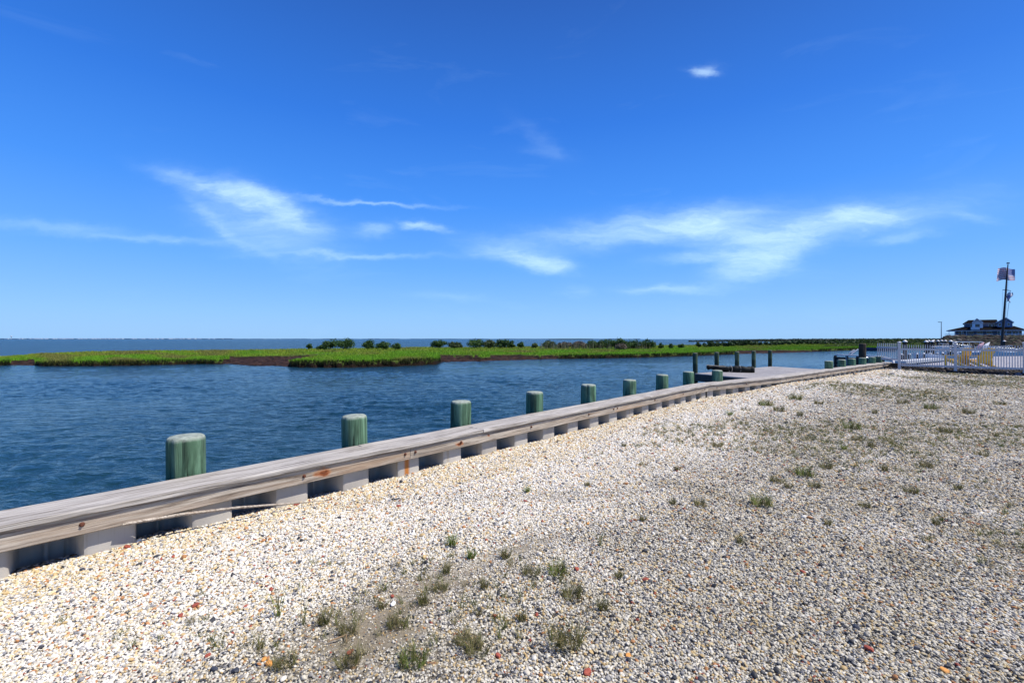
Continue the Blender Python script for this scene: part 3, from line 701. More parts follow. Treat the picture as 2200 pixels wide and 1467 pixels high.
def blades(P, H, W, lean, cols, seed=0):
    """n triangular bent blades as two-segment strips; returns V, F(tri) and vertex colours"""
    r = np.random.default_rng(seed); n = len(P); az = r.uniform(0, 6.283, n); la = r.uniform(0, 6.283, n); le = lean*(.25+.85*r.random(n))*H
    dx = np.cos(az)*W/2; dy = np.sin(az)*W/2
    b0 = P+np.stack([-dx, -dy, np.zeros(n)], 1); b1 = P+np.stack([dx, dy, np.zeros(n)], 1)
    mid = P+np.stack([np.cos(la)*le*.35, np.sin(la)*le*.35, H*.55], 1)
    m0 = mid+np.stack([-dx*.8, -dy*.8, np.zeros(n)], 1); m1 = mid+np.stack([dx*.8, dy*.8, np.zeros(n)], 1)
    tp = P+np.stack([np.cos(la)*le, np.sin(la)*le, H*np.sqrt(np.maximum(.2, 1-(le/np.maximum(H, 1e-4))**2*.5))], 1)
    V = np.stack([b0, b1, m0, m1, tp], 1).reshape(-1, 3); i = np.arange(n)*5
    Fc = np.concatenate([np.stack([i, i+1, i+3], 1), np.stack([i, i+3, i+2], 1), np.stack([i+2, i+3, i+4], 1)])
    C = np.repeat(cols, 5, 0); return V, Fc, C
def marshgrass():
    P = []; H = []; W = []; C = []
    N_ = 165000; xs = rng.uniform(-330, 2060, N_*2); 
    uu = rng.random(N_*2)
    cnt = 0
    for x, q in zip(xs, uu):
        zf = front(x)+.25; zb = max(back(x), zf+6)
        # favour the front rows, which hide what lies behind
        y = 1/(1/zf+(1/zb-1/zf)*(q**1.25)); Z = y
        edge = rng.random() < .10
        if edge: Z = zf-.10+rng.random()*.35
        if mudmask(x, Z) > .35: continue
        pz = np.interp(x, PZX, PZZ); k = mnoise.noise(Vector((x*.012, Z*.10, 1))); k2 = mnoise.noise(Vector((x*.05, Z*.4, 6)))
        P.append(((x-HX)/F*Z, Z, pz-.04-(.30*rng.random() if edge and Z < zf+.1 else 0))); hb = (.27+.07*k2+.06*k)*rng.uniform(.7, 1.15)
        frac = (Z-zf)/(zb-zf)
        if x < 500 and Z-zf < 7: hb *= 1.25
        H.append(hb); W.append(.0011*Z*rng.uniform(.6, 1.2))
        g = np.array((.17, .37, .015)); ol = np.array((.27, .30, .03)); dkg = np.array((.05, .14, .02)); br = np.array((.21, .16, .06))
        c = g*(1-.5*max(0, k2))+dkg*.5*max(0, k2)
        m_ = min(1, max(0, (frac-.10)*2.0+k*1.6+k2*.5)); c = c*(1-m_*.8)+ol*m_*.8
        m2 = min(1, max(0, k*2.6-.25+frac*.8)) if x < 560 else min(1, max(0, k*2.2-.35)); c = c*(1-m2*.6)+br*m2*.6
        if x > 1450: c = c*(1-.25*sm(1450, 1750, x))
        if edge and Z < zf+.15: c = np.array((.045, .05, .016))
        C.append(c*rng.uniform(.75, 1.25)); cnt += 1
        if cnt >= N_: break
    V, Fc, Cc_ = blades(np.array(P), np.array(H), np.array(W), .5, np.array(C), 3)
    o = obj('marsh_grass', npmesh('marsh_grass', V, Fc, False, Cc_), M['grass'])
    tag(o, 'bright green cordgrass covering the low marsh island across the channel', 'grass', kind='stuff'); print('grass', len(P))
marshgrass()

# shrubs on the marsh
def crown_mesh(w_, h_, n, leaf, seed, c0, c1, flat=1.0):
    r = np.random.default_rng(seed); k = max(4, int(n/70)); cen = []
    for i in range(k):
        a = r.uniform(0, 6.28); q = r.random()**.5; cen.append((math.cos(a)*q*w_*.36, math.sin(a)*q*w_*.30*flat, h_*(.25+.60*r.random()*(1-.5*q))))
    cen = np.array(cen); ci = r.integers(0, k, n); rad = np.minimum(h_*.30, w_*.22)*r.uniform(.7, 1.15, k)
    d = r.normal(0, 1, (n, 3)); d /= np.linalg.norm(d, axis=1, keepdims=True); q = r.random(n)**.35
    P = cen[ci]+d*(rad[ci]*q)[:, None]*np.array((1.15, 1, .85)); P[:, 2] = np.maximum(P[:, 2], .06*h_)
    t1 = r.normal(0, 1, (n, 3)); t1 /= np.linalg.norm(t1, axis=1, keepdims=True); t2 = np.cross(t1, d); t2 /= np.linalg.norm(t2, axis=1, keepdims=True)+1e-6
    s = leaf*r.uniform(.6, 1.3, n)[:, None]
    V = np.stack([P-t1*s, P+t2*s*.5, P+t1*s, P-t2*s*.5], 1).reshape(-1, 3); i = np.arange(n)*4
    Fc = np.stack([i, i+1, i+2, i+3], 1)
    tone = r.random(k)[ci]*.6+r.random(n)*.4; C = np.array(c0)*(1-tone[:, None])+np.array(c1)*tone[:, None]
    return npmesh('crown', V, Fc, False, np.repeat(C, 4, 0))
GRN = ((.022, .055, .014), (.075, .15, .035)); BRN = ((.07, .055, .045), (.19, .16, .12)); MIXG = ((.035, .06, .02), (.12, .16, .06)); DKG = ((.012, .030, .010), (.04, .085, .025))
def shrub(x, yt, yb, w_, Z, label, kind=GRN, group='shrubs on the marsh island', name='marsh_shrub', n=900):
    z0 = np.interp(x, PZX, PZZ)-.02; h = zat(yt, Z)-z0; wm = w_*Z/F
    b = pd(x, Z, z0); t = empty(name, b); tag(t, label, 'shrub', group)
    me = crown_mesh(wm*1.15, h*1.22, n, max(.0018*Z, .10), int(x*7), *kind); obj('crown', me, M['leaf'], t)
    m = MB(); rr_ = random.Random(int(x))
    for k in range(5):
        a = rr_.uniform(0, 6.28); m.tube([(0, 0, -.05), (math.cos(a)*wm*.10, math.sin(a)*wm*.10, h*.3), (math.cos(a)*wm*.28, math.sin(a)*wm*.28, h*.7)], [.05, .035, .012], 5)
    m.build('trunk', M['brownpile'], t)
sh = [(664, 738, 749, 12, 84, 'small upright shrub standing left of the big round shrub clump', GRN), (690, 742, 749, 24, 84, 'low sprawling shrub between the small upright shrub and the big clump', GRN),
 (709, 731.5, 749, 30, 83, 'tall rounded shrub forming the left half of the big clump on the marsh', GRN), (737, 727, 750, 42, 82, 'largest rounded dark green shrub, standing against the bay', GRN),
 (791, 730.5, 749, 26, 83, 'rounded shrub right of the gap beside the big clump', GRN), (822, 734, 750, 34, 82, 'wide low shrub, middle of three right of the gap', GRN), (850, 737, 749.5, 19, 82, 'small shrub at the right end of the three right of the gap', GRN),
 (945, 731, 744, 34, 104, 'shrub starting the long thicket at its left end', GRN), (977, 735, 744.5, 34, 102, 'low grey green shrub in the left part of the long thicket', MIXG), (1020, 728.5, 745, 38, 100, 'tallest green shrub of the left thicket', GRN),
 (1050, 731.5, 745, 30, 100, 'shrub with grey twigs right of the tallest thicket shrub', MIXG), (1078, 730, 744.5, 34, 102, 'dense green shrub near the right end of the left thicket', GRN), (1099, 733, 744.5, 16, 102, 'narrow shrub closing the left thicket on the right', GRN),
 (1119, 733.5, 744.5, 15, 102, 'small round shrub standing alone between the thickets', GRN), (1150, 736, 744.5, 14, 102, 'smaller round shrub standing alone, right of the other lone one', MIXG),
 (1180, 733, 745.5, 34, 99, 'brown green shrub at the left end of the right thicket', MIXG), (1212, 734, 745.5, 36, 98, 'brown twiggy shrub in the left part of the right thicket', BRN), (1243, 734, 745.5, 36, 98, 'pale brown reedy shrub in the middle of the right thicket', BRN),
 (1278, 731, 746, 36, 95, 'green shrub where the right thicket turns from brown to green', GRN), (1305, 729, 746.5, 36, 94, 'tall green shrub left of the tallest shrub in the right thicket', GRN), (1335, 727, 747, 42, 93, 'tallest dark green shrub in the right thicket', GRN), (1360, 729, 746.5, 30, 94, 'green shrub just right of the tallest one in the right thicket', GRN),
 (1334, 738, 748.5, 26, 86, 'bare grey brush in front of the tallest shrub of the right thicket', BRN),
 (1392, 731.5, 746.5, 38, 94, 'wide dark shrub separate at the right end of the right thicket', GRN), (1420, 738, 746, 10, 96, 'tiny shrub right of the right thicket', GRN), (1440, 738.5, 745, 11, 100, 'second tiny shrub in the open marsh', GRN), (1464, 739, 744.5, 12, 103, 'third tiny shrub in the open marsh', GRN),
 (1501, 734.5, 744, 10, 108, 'small upright shrub just left of the long dark hedge line', DKG)]
for (x, yt, yb, w_, Z, lab, kd) in sh: shrub(x, yt, yb, w_, Z, lab, kd, n=int(500+w_*28))
x = 1520; k = 0
while x < 1790:
    w_ = random.uniform(20, 34); Z = 112+(x-1520)*.28; yt = 732.2+1.6*math.sin(x*.05)+random.uniform(-.6, .8)
    shrub(x, yt, 744, w_*1.2, Z, 'dark green shrub in the continuous dark hedge line behind the right marsh', DKG, 'shrubs in the dark hedge line', n=620); x += w_*.62; k += 1
for (x, yt, w_) in ((1668, 735.5, 6), (1240, 727.5, 3)): pass

# emergent reeds standing out of the right thicket
P = []; 
for k in range(420):
    x = rng.uniform(1160, 1400); Z = rng.uniform(90, 99); P.append(((x-HX)/F*Z, Z, -.5))
P = np.array(P); n = len(P); V, Fc, Cc_ = blades(P, rng.uniform(.8, 1.75, n), np.full(n, .09), .15, np.tile(np.array((.20, .19, .11)), (n, 1))*rng.uniform(.6, 1.2, (n, 1)), 5)
o = obj('reeds', npmesh('reeds', V, Fc, False, Cc_), M['grass']); tag(o, 'dry pale reeds standing among the shrubs of the right thicket', 'reeds', kind='stuff')

# ------------------------------------------------------------------ far land right, far shore
def heightland(name, x0, x1, Z0, Z1, hf, mat, nx_=160, ny_=40):
    V = []; 
    for i in range(nx_):
        x = x0+(x1-x0)*i/(nx_-1)
        for j in range(ny_):
            Z = Z0+(Z1-Z0)*(j/(ny_-1))**1.3; V.append(((x-HX)/F*Z, Z, hf(x, Z, j/(ny_-1))))
    Fc = [(i*ny_+j, (i+1)*ny_+j, (i+1)*ny_+j+1, i*ny_+j+1) for i in range(nx_-1) for j in range(ny_-1)]
    o = obj(name, npmesh(name, V, Fc, True), mat); return o
marshm = simple('far_marsh', (.055, .085, .022), .9, .35, .08, .1)
embm = NT('rocky_bank', .9, .15); v = embm.mapping(); f1 = embm.noise(v, .5, 8, .7); embm.color(embm.ramp(f1, [(.35, (.010, .011, .007)), (.55, (.030, .027, .017)), (.72, (.07, .06, .045))])); embm.bump(f1, .8)
o = heightland('far_marsh_land', 1640, 2400, 175, 520, lambda x, Z, f: -.55-.6*(1-sm(1640, 1760, x))*(f > .3)+(-.4 if f < .01 or f > .99 else 0)+.8*sm(1560, 1800, x)*f, marshm); tag(o, kind='structure')
def embh(x, Z, f):
    e = sm(118, 165, Z)*sm(1996, 2040, x); return -1.0+.6*sm(116, 120, Z)+2.95*e+.25*mnoise.noise(Vector((x*.1, Z*.2, 0)))*sm(116, 122, Z)
o = heightland('embankment', 1975, 2700, 112, 260, embh, embm.m, 180, 60); tag(o, kind='structure')
# boulders and brush on the embankment
V = []; Fq = []; Cl = []
ico = bmesh.new(); bmesh.ops.create_icosphere(ico, subdivisions=1, radius=1); iv = np.array([v_.co[:] for v_ in ico.verts]); ifc = np.array([[v_.index for v_ in f_.verts] for f_ in ico.faces]); ico.free()
k = 0
for i in range(1500):
    x = rng.uniform(2000, 2420); Z = rng.uniform(119, 172); s = rng.uniform(.2, .8); v_ = iv*(1+rng.normal(0, .15, (len(iv), 1)))*s*np.array((1.3, 1, .7))
    V.append(v_+np.array(((x-HX)/F*Z, Z, embh(x, Z, 0)))); Fq.append(ifc+k*len(iv)); k += 1
    c = np.array((.13, .12, .11)) if rng.random() < .05 else (np.array((.04, .026, .02)) if rng.random() < .5 else np.array((.03, .035, .02))); Cl.append(np.tile(c*rng.uniform(.5, 1.3), (len(iv), 1)))
o = obj('riprap', npmesh('riprap', np.concatenate(V), np.concatenate(Fq), False, np.concatenate(Cl)), leafmat('riprap_stone', .9)); tag(o, 'dark riprap rocks and low brush on the bank below the house', 'rocks', kind='stuff')
# distant tree mass at the right horizon
def leafmass(name, label, x0, x1, Z0, Z1, yt0, yt1, n, leaf, c0, c1, z0=-.5):
    xs = rng.uniform(x0, x1, n); Z = rng.uniform(Z0, Z1, n); top = np.interp(xs, [x0, x0+(x1-x0)*.30, x1], [yt0+3.5, (yt0+yt1)/2+.3, yt1])
    top = top+np.array([mnoise.noise(Vector((a*.05, b*.03, 2)))*1.3+mnoise.noise(Vector((a*.22, 0, 2)))*.7 for a, b in zip(xs, Z)])
    zt = EYE-(top-HY)*Z/F; z = z0+(zt-z0)*rng.random(n)**.6
    P = np.stack([(xs-HX)/F*Z, Z, z], 1); t1 = rng.normal(0, 1, (n, 3)); t1 /= np.linalg.norm(t1, axis=1, keepdims=True); d = rng.normal(0, 1, (n, 3)); t2 = np.cross(t1, d); t2 /= np.linalg.norm(t2, axis=1, keepdims=True)
    s = (leaf*Z/150)[:, None]*rng.uniform(.6, 1.3, (n, 1)); V = np.stack([P-t1*s, P+t2*s*.6, P+t1*s, P-t2*s*.6], 1).reshape(-1, 3); i = np.arange(n)*4
    tn = rng.random((n, 1)); C = np.array(c0)*(1-tn)+np.array(c1)*tn
    o = obj(name, npmesh(name, V, np.stack([i, i+1, i+2, i+3], 1), False, np.repeat(C, 4, 0)), M['leaf']); tag(o, label, 'trees', kind='stuff')
leafmass('far_brush', 'dark green brush reading as one band at the horizon right of the marsh', 1740, 2070, 170, 330, 731.5, 729.6, 16000, .35, (.010, .022, .008), (.045, .085, .022))
leafmass('far_treeline', 'thin faraway tree line on the horizon beyond the marsh', 1480, 2140, 380, 470, 729.4, 727.6, 9000, .30, (.02, .035, .025), (.05, .07, .045), -.6)
leafmass('near_scrub', 'olive scrub on the marsh in front of the dark brush', 1770, 2010, 118, 165, 739, 737, 9000, .20, (.05, .075, .015), (.10, .15, .03))
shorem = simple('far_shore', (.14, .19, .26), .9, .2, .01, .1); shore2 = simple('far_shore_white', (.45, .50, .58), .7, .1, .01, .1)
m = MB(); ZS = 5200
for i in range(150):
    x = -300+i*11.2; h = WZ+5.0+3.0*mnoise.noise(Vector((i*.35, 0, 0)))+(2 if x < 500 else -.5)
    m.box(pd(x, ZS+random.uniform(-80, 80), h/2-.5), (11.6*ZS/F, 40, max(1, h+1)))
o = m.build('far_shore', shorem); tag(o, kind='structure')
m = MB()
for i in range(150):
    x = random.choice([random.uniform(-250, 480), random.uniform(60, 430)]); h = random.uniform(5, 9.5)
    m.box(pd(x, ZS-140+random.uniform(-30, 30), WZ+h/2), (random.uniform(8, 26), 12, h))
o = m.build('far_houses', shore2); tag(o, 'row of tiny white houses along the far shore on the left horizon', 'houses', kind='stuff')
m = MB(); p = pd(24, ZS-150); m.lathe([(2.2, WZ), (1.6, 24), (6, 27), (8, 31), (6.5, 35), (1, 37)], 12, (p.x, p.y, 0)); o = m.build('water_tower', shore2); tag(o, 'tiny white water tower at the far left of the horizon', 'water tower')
V = []
m = MB(); 
for i in range(20):
    x = 1182+i*4.6; h = 3.2*math.sin(math.pi*(i+.6)/20.4)**.3; m.box(pd(x, 1700, WZ+h/2), (4.7*1700/F, 60, h))
o = m.build('low_islet', simple('islet_green', (.035, .07, .05), .9, .2, .1)); tag(o, kind='structure')

# ------------------------------------------------------------------ clubhouse on the bank
def house():
    Z = 190.0; th = math.atan((2115-HX)/F); D = Z/math.cos(th)
    def q(x, y): return (D*math.tan(math.atan((x-HX)/F)-th), EYE-(y-HY)*Z/F)
    root = empty('clubhouse', (D*math.sin(th), Z, q(0, 724)[1]), -th); tag(root, 'two storey blue grey clubhouse with dark roofs and wraparound porch on the bank', 'house')
    O = Vector((0, 0, root.location.z))
    def B(name, mat, x0, x1, y0, y1, z0, z1, par=root):
        """box between photo columns x0,x1 and rows y0,y1, depth z0..z1 metres behind Z"""
        m = MB(); a = q(x0, y0); b = q(x1, y1); m.box(((a[0]+b[0])/2-O.x, (z0+z1)/2, (a[1]+b[1])/2-O.z), (abs(b[0]-a[0]), z1-z0, abs(a[1]-b[1])))
        o = m.build(name, mat, par); return o
    B('wall', M['siding'], 2051, 2196, 709.5, 726, 0, 12)
    B('upper_wall', M['siding'], 2071, 2142, 693, 703, 2.5, 10)
    B('foundation', M['darkwood'], 2036, 2212, 723.6, 731, -3.2, 13)
    # lower roof: hipped skirt
    def roof(name, eave, ridge, ye, yr, e0, e1, r0, r1):
        m = MB(); a = [q(eave[0], ye), q(eave[1], ye)]; b = [q(ridge[0], yr), q(ridge[1], yr)]
        vs = [(a[0][0], e0, a[0][1]), (a[1][0], e0, a[1][1]), (a[1][0], e1, a[1][1]), (a[0][0], e1, a[0][1]), (b[0][0], r0, b[0][1]), (b[1][0], r0, b[1][1]), (b[1][0], r1, b[1][1]), (b[0][0], r1, b[0][1])]
        vs = [(x-O.x, y, z-O.z) for x, y, z in vs]; vs2 = [(x, y, z-.25) for x, y, z in vs[:4]]
        m.add(vs+vs2, [(0,1,5,4),(1,2,6,5),(2,3,7,6),(3,0,4,7),(4,5,6,7),(0,8,9,1),(1,9,10,2),(2,10,11,3),(3,11,8,0),(8,11,10,9)]); return m.build(name, M['shingle'], root)
    roof('porch_roof', (2034, 2206), (2071, 2180), 709.5, 701, -3.2, 15, 2.6, 9.5)
    B('eave_trim', M['trim'], 2034, 2206, 709.9, 711.0, -3.3, -3.22)
    roof('main_roof', (2068, 2146), (2080, 2142), 694.5, 686, 1.6, 11, 6, 6.6)
    B('upper_eave_trim', M['trim'], 2071, 2146, 694.7, 695.4, 1.5, 1.58)
    # right wing: gable end facing the viewer
    def gable(name, xl, xr, xm, ye, yp, yb, z0, z1, mat, roofm, over):
        m = MB(); pr = [q(xl, yb), q(xr, yb), q(xr, ye), q(xm, yp), q(xl, ye)]
        vs = [(a-O.x, z0, b-O.z) for a, b in pr]+[(a-O.x, z1, b-O.z) for a, b in pr]
        m.add(vs, [(0,1,2,3,4),(9,8,7,6,5),(0,5,6,1),(1,6,7,2),(2,7,8,3),(3,8,9,4),(4,9,5,0)]); w_ = m.build(name, mat, root)
        m = MB(); sl_ = (ye-yp)/(xm-xl); L_ = [q(xl-over, ye+over*sl_), q(xm, yp), q(xr+over, ye+over*(ye-yp)/(xr-xm))]
        for a, b in ((L_[0], L_[1]), (L_[1], L_[2])):
            t = .22; vs = [(a[0]-O.x, z0-.6, a[1]-O.z), (b[0]-O.x, z0-.6, b[1]-O.z), (b[0]-O.x, z1+.5, b[1]-O.z), (a[0]-O.x, z1+.5, a[1]-O.z)]
            m.add(vs+[(x, y, z+t) for x, y, z in vs], [(3,2,1,0),(4,5,6,7),(0,1,5,4),(1,2,6,5),(2,3,7,6),(3,0,4,7)])
        m.build('gable_roof', roofm, root)
        m = MB()
        for a, b in ((L_[0], L_[1]), (L_[1], L_[2])): m.bar((a[0]-O.x, z0-.66, a[1]-O.z+.12), (b[0]-O.x, z0-.66, b[1]-O.z+.12), .1, .28)
        m.build('barge_board', M['trim'], root)
        return w_
    gable('gable_wall', 2143, 2176, 2161.5, 692.5, 684, 703, 1.2, 11, M['siding'], M['shingle'], 3)
    gable('dormer_wall', 2089, 2112, 2099, 693.5, 684.8, 704.5, -.6, 6.5, M['trim'], M['shingle'], .5)
    # balcony on the dormer
    B('balcony', M['trim'], 2086, 2105, 702.5, 708.8, -2.4, -.62)
    B('balcony_opening', M['glassdark'], 2095.5, 2105, 696, 702.4, -.66, -.60)
    def win(x0, x1, y0, y1, z, panes=1):
        f_ = B('window', M['trim'], x0, x1, y0, y1, z-.12, z); w2 = (x1-x0-1.6)/panes
        for i in range(panes):
            g_ = B('pane', M['glassdark'], x0+.8+i*w2+(.25 if i else 0), x0+.8+(i+1)*w2, y0+.8, y1-.8, z-.16, z-.121, f_)
    win(2060, 2070.5, 710.8, 722.8, 0, 2); win(2081, 2092, 711, 718.8, 0, 2); win(2098.5, 2111.5, 711, 717, 0, 2); win(2119.5, 2131.5, 711, 716.8, 0, 2)
    B('window_panel', M['trim'], 2098.5, 2113, 717.05, 720, -.1, -.004); B('window_panel', M['trim'], 2119.5, 2133.5, 716.85, 719.8, -.1, -.004)
    win(2124, 2131, 696, 702.6, 2.5, 1); win(2132.5, 2138, 696, 702.6, 2.5, 1)
    win(2145.5, 2151.5, 694, 701.5, 1.2, 1); win(2164, 2170.5, 693.5, 700.5, 1.2, 1); win(2084, 2089, 696.5, 702, 2.5)
    d_ = B('door', M['trim'], 2142.5, 2149.5, 710.8, 723.4, -.12, 0); B('door_glass', simple('door_glass_blue', (.12, .22, .30), .2), 2144, 2148.3, 712, 722.6, -.16, -.121, d_)
    for x in (2155, 2162, 2169, 2176, 2183, 2190): win(x, x+5.6, 711, 722.5, 0, 1)
    for x in (2039.5, 2052.5, 2067, 2077, 2149, 2161, 2173, 2186, 2199, 2205): B('porch_post', M['trim'], x, x+.95, 711, 723.6, -3.15, -2.97)
    for (x0, x1) in ((2031, 2055), (2152, 2212)):
        r_ = B('railing', M['trim'], x0, x1, 717.2, 717.9, -3.1, -3.0)
        B('bottom_rail', M['trim'], x0, x1, 722.6, 723.1, -3.1, -3.0, r_)
        x = x0
        while x < x1: B('baluster', M['trim'], x, x+.4, 717.9, 722.6, -3.08, -3.02, r_); x += 2.2
    # stair going down to the right, in front
    st = MB(); a = q(2179, 723.5); b = q(2212, 742); n_ = 16
    for i in range(n_):
        f = i/n_; st.box((a[0]+(b[0]-a[0])*f-O.x, -4.2, a[1]+(b[1]-a[1])*f-O.z), (abs(b[0]-a[0])/n_*1.1, 1.6, .12))
    for yy_ in (-5.0, -3.4): st.bar((a[0]-O.x, yy_, a[1]-O.z-.1), (b[0]-O.x, yy_, b[1]-O.z-.1), .12, .5); st.bar((a[0]-O.x, yy_, a[1]-O.z+1), (b[0]-O.x, yy_, b[1]-O.z+1), .1, .12)
    st.build('stair', M['trim'], root)
house()
# lamp post
L0 = pd(2022.5, 150); z0 = zat(724, 150)
t = empty('lamp_post', (L0.x, L0.y, z0-1)); tag(t, 'thin grey lamp post with a flat head left of the clubhouse', 'lamp post')
m = MB(); m.tube([(0, 0, 0), (0, 0, zat(692, 150)-z0+1)], [.12, .08], 8); m.build('pole', simple('grey_pole', (.14, .17, .22), .5), t)
hz = zat(692, 150)-z0+1; m = MB(); m.box((-.45, 0, hz), (1.05, .4, .16)); m.build('lamp_head', simple('lamp_head_grey', (.05, .06, .09), .5), t)
# mast with yard and flags
ZM = 80.0; kM = ZM/F
def mp(x, y, dz=0): return Vector(((x-HX)/F*(ZM+dz), ZM+dz, zat(y, ZM+dz)))
base = mp(2152.2, 746); mt = empty('flag_mast', base); tag(mt, 'tall dark leaning flag mast with a yard, in front of the clubhouse gable', 'flagpole')
mastm = simple('dark_mast', (.035, .025, .025), .6, .3, 3)
m = MB(); m.tube([mp(x, y)-base for x, y in ((2152.2, 746), (2155.6, 700), (2160, 640), (2163, 600), (2165.8, 568))], [.20, .17, .13, .10, .07], 10); m.build('pole', mastm, mt)
m = MB(); m.box(mp(2166, 566)-base, (.28, .28, .12)); m.box(mp(2166.2, 565)-base, (.45, .1, .14)); m.build('finial', mastm, mt)
m = MB(); m.bar(mp(2154.5, 622.3)-base, mp(2172, 624.7)-base, .08); m.build('yard', mastm, mt)
m = MB()
for a, b in (((2154.6, 622.5), (2152.3, 690)), ((2166, 570), (2160, 700)), ((2167.5, 650), (2162, 690)), ((2171.8, 625), (2163, 690)), ((2166.4, 570), (2165.5, 625))): m.tube([mp(*a)-base, mp(*b)-base], .018, 4)
m.build('halyard', simple('pale_rope', (.35, .38, .42), .8), mt)
fr = simple('flag_red', (.50, .25, .29), .8, .1); fw = simple('flag_white', (.62, .66, .74), .8, .05); fb = simple('flag_blue', (.14, .17, .38), .8, .1)
def cloth(fn, nu, nv, u0, u1, v0, v1):
    m = MB(); vs = []
    for i in range(nu+1):
        for j in range(nv+1): vs.append(fn(u0+(u1-u0)*i/nu, v0+(v1-v0)*j/nv))
    f_ = [(i*(nv+1)+j, (i+1)*(nv+1)+j, (i+1)*(nv+1)+j+1, i*(nv+1)+j+1) for i in range(nu) for j in range(nv)]
    m.add(vs, f_, True); return m
fl0 = mp(2181, 590, .35); ff = empty('striped_flag', fl0); tag(ff, 'red and white striped flag with a blue starred corner flying behind the mast top', 'flag')
def ffn(u, v):  # u 0 hoist (right) .. 1 fly (left); v 0 top .. 1 bottom
    x = 2181-u*37-2.5*v*u*0+(-3.0*v*u); y = 578+v*24+1.5*math.sin(u*7+.6)*(.4+u)-(3*u*(1-v))+2*u*v*.2
    return mp(x, y, .45+.35*math.sin(u*9+v*2)*(.3+u))-fl0
for k in range(13): cloth(ffn, 22, 1, .38 if k < 7 else 0, 1, k/13, (k+1)/13).build('stripe', fr if k % 2 == 0 else fw, ff)
can = cloth(ffn, 8, 3, 0, .38, 0, 7/13).build('canton', fb, ff)
st = MB()
for i in range(9):
    for j in range(6 if i % 2 == 0 else 5):
        c_ = ffn(.02+.34*(i+.7)/9.4, (7/13)*((j+(.7 if i % 2 == 0 else 1.2))/6.4))+Vector((0, -.03, 0))
        st.add([c_+Vector((math.cos(a*math.pi/5+math.pi/2)*(.055 if a % 2 == 0 else .024), 0, math.sin(a*math.pi/5+math.pi/2)*(.055 if a % 2 == 0 else .024))) for a in range(10)], [tuple(range(10))])
st.build('stars', fw, can)
f2 = mp(2172, 628, .1); t = empty('small_flag', f2); tag(t, 'small bunched white and dark blue flag under the yard of the mast', 'flag')
def f2n(u, v): x = 2172-u*10+2.2*math.sin(v*6+u*3)+(3 if v < .4 else 0); y = 627+v*22+3*u*(1-v)+2*math.sin(u*6); return mp(x, y, .3*math.sin(u*8+v*4))-f2
cloth(f2n, 8, 8, 0, 1, 0, 1).build('cloth', fw, t)
def f2b(u, v): p = f2n(u, v); return p+Vector((0, -.05, 0))
cloth(f2b, 6, 5, .25, .62, .30, .62).build('emblem', fb, t); cloth(f2b, 4, 3, .75, 1, .74, .95).build('corner_patch', fb, t)

# ------------------------------------------------------------------ yard behind the fence
yardm = NT('yard_gravel', .9, .15); v = yardm.mapping(); vo = yardm.n('ShaderNodeTexVoronoi'); vo.inputs['Scale'].default_value = 22; yardm.link(v, vo.inputs['Vector'])
sc_ = yardm.n('ShaderNodeSeparateColor'); yardm.link(vo.outputs['Color'], sc_.inputs[0]); yardm.color(yardm.ramp(sc_.outputs[0], [(0, (.20, .19, .20)), (.5, (.32, .31, .33)), (1, (.42, .41, .43))])); yardm.bump(vo.outputs['Distance'], .02)
YZ = .16
e1 = Vector((19.35, 23.0)); e2 = Vector((22.25, 19.95)); fd = (e2-e1).normalized()
pts = [e1+Vector((.2, .2)), Vector((20.9, 24.2)), Vector((26, 27.8)), Vector((39, 37.3)), Vector((46, 39)), Vector((90, 45)), Vector((90, -20)), e1+fd*26+Vector((.2, .2)), e2+fd*6+Vector((.2, .2)), e2+Vector((.2, .2))]
m = MB(); k = len(pts); m.add([(p.x, p.y, YZ) for p in pts]+[(p.x, p.y, -1.5) for p in pts], [tuple(range(k))[::-1]]+[(i, (i+1) % k, k+(i+1) % k, k+i) for i in range(k)])
o = m.build('yard', yardm.m); tag(o, kind='structure')
# the dark stony bank between gravel and fence
V = []; Fq = []; Cl = []; k = 0
for i in range(900):
    s = rng.uniform(-.6, 9) if i > 60 else rng.uniform(-1.2, 1.0); w_ = rng.uniform(-.35, .20); p = e1+fd*s; nn = Vector((-fd.y, fd.x)); nn = nn if nn.y < 0 else -nn
    nn = Vector((-abs(fd.y)*1.0, -abs(fd.x)*1.0)).normalized(); p = p-nn*.05+nn*(.2+w_); sz = rng.uniform(.04, .13)
    z = .22-(w_+.35)*.34; v_ = iv*(1+rng.normal(0, .14, (len(iv), 1)))*sz*np.array((1.2, 1, .75)); V.append(v_+np.array((p.x, p.y, z))); Fq.append(ifc+k*len(iv)); k += 1
    c = np.array((.16, .15, .17)) if rng.random() < .06 else np.array((.020, .018, .020)) if rng.random() < .6 else np.array((.05, .04, .03)); Cl.append(np.tile(c*rng.uniform(.7, 1.3), (len(iv), 1)))
o = obj('stone_edging', npmesh('stone_edging', np.concatenate(V), np.concatenate(Fq), False, np.concatenate(Cl)), leafmat('edging_stone', .9)); tag(o, 'band of dark broken stones under the white picket fence', 'stones', kind='stuff')
m = MB(); a = e1-fd*.6; b = e2+fd*8
for off, zt in ((-.10, .20),): m.bar((a.x, a.y, 0), (b.x, b.y, 0), .30, .36)
o = m.build('soil_bank', simple('dark_soil', (.022, .02, .018), .95, .3, 8)); tag(o, kind='structure')

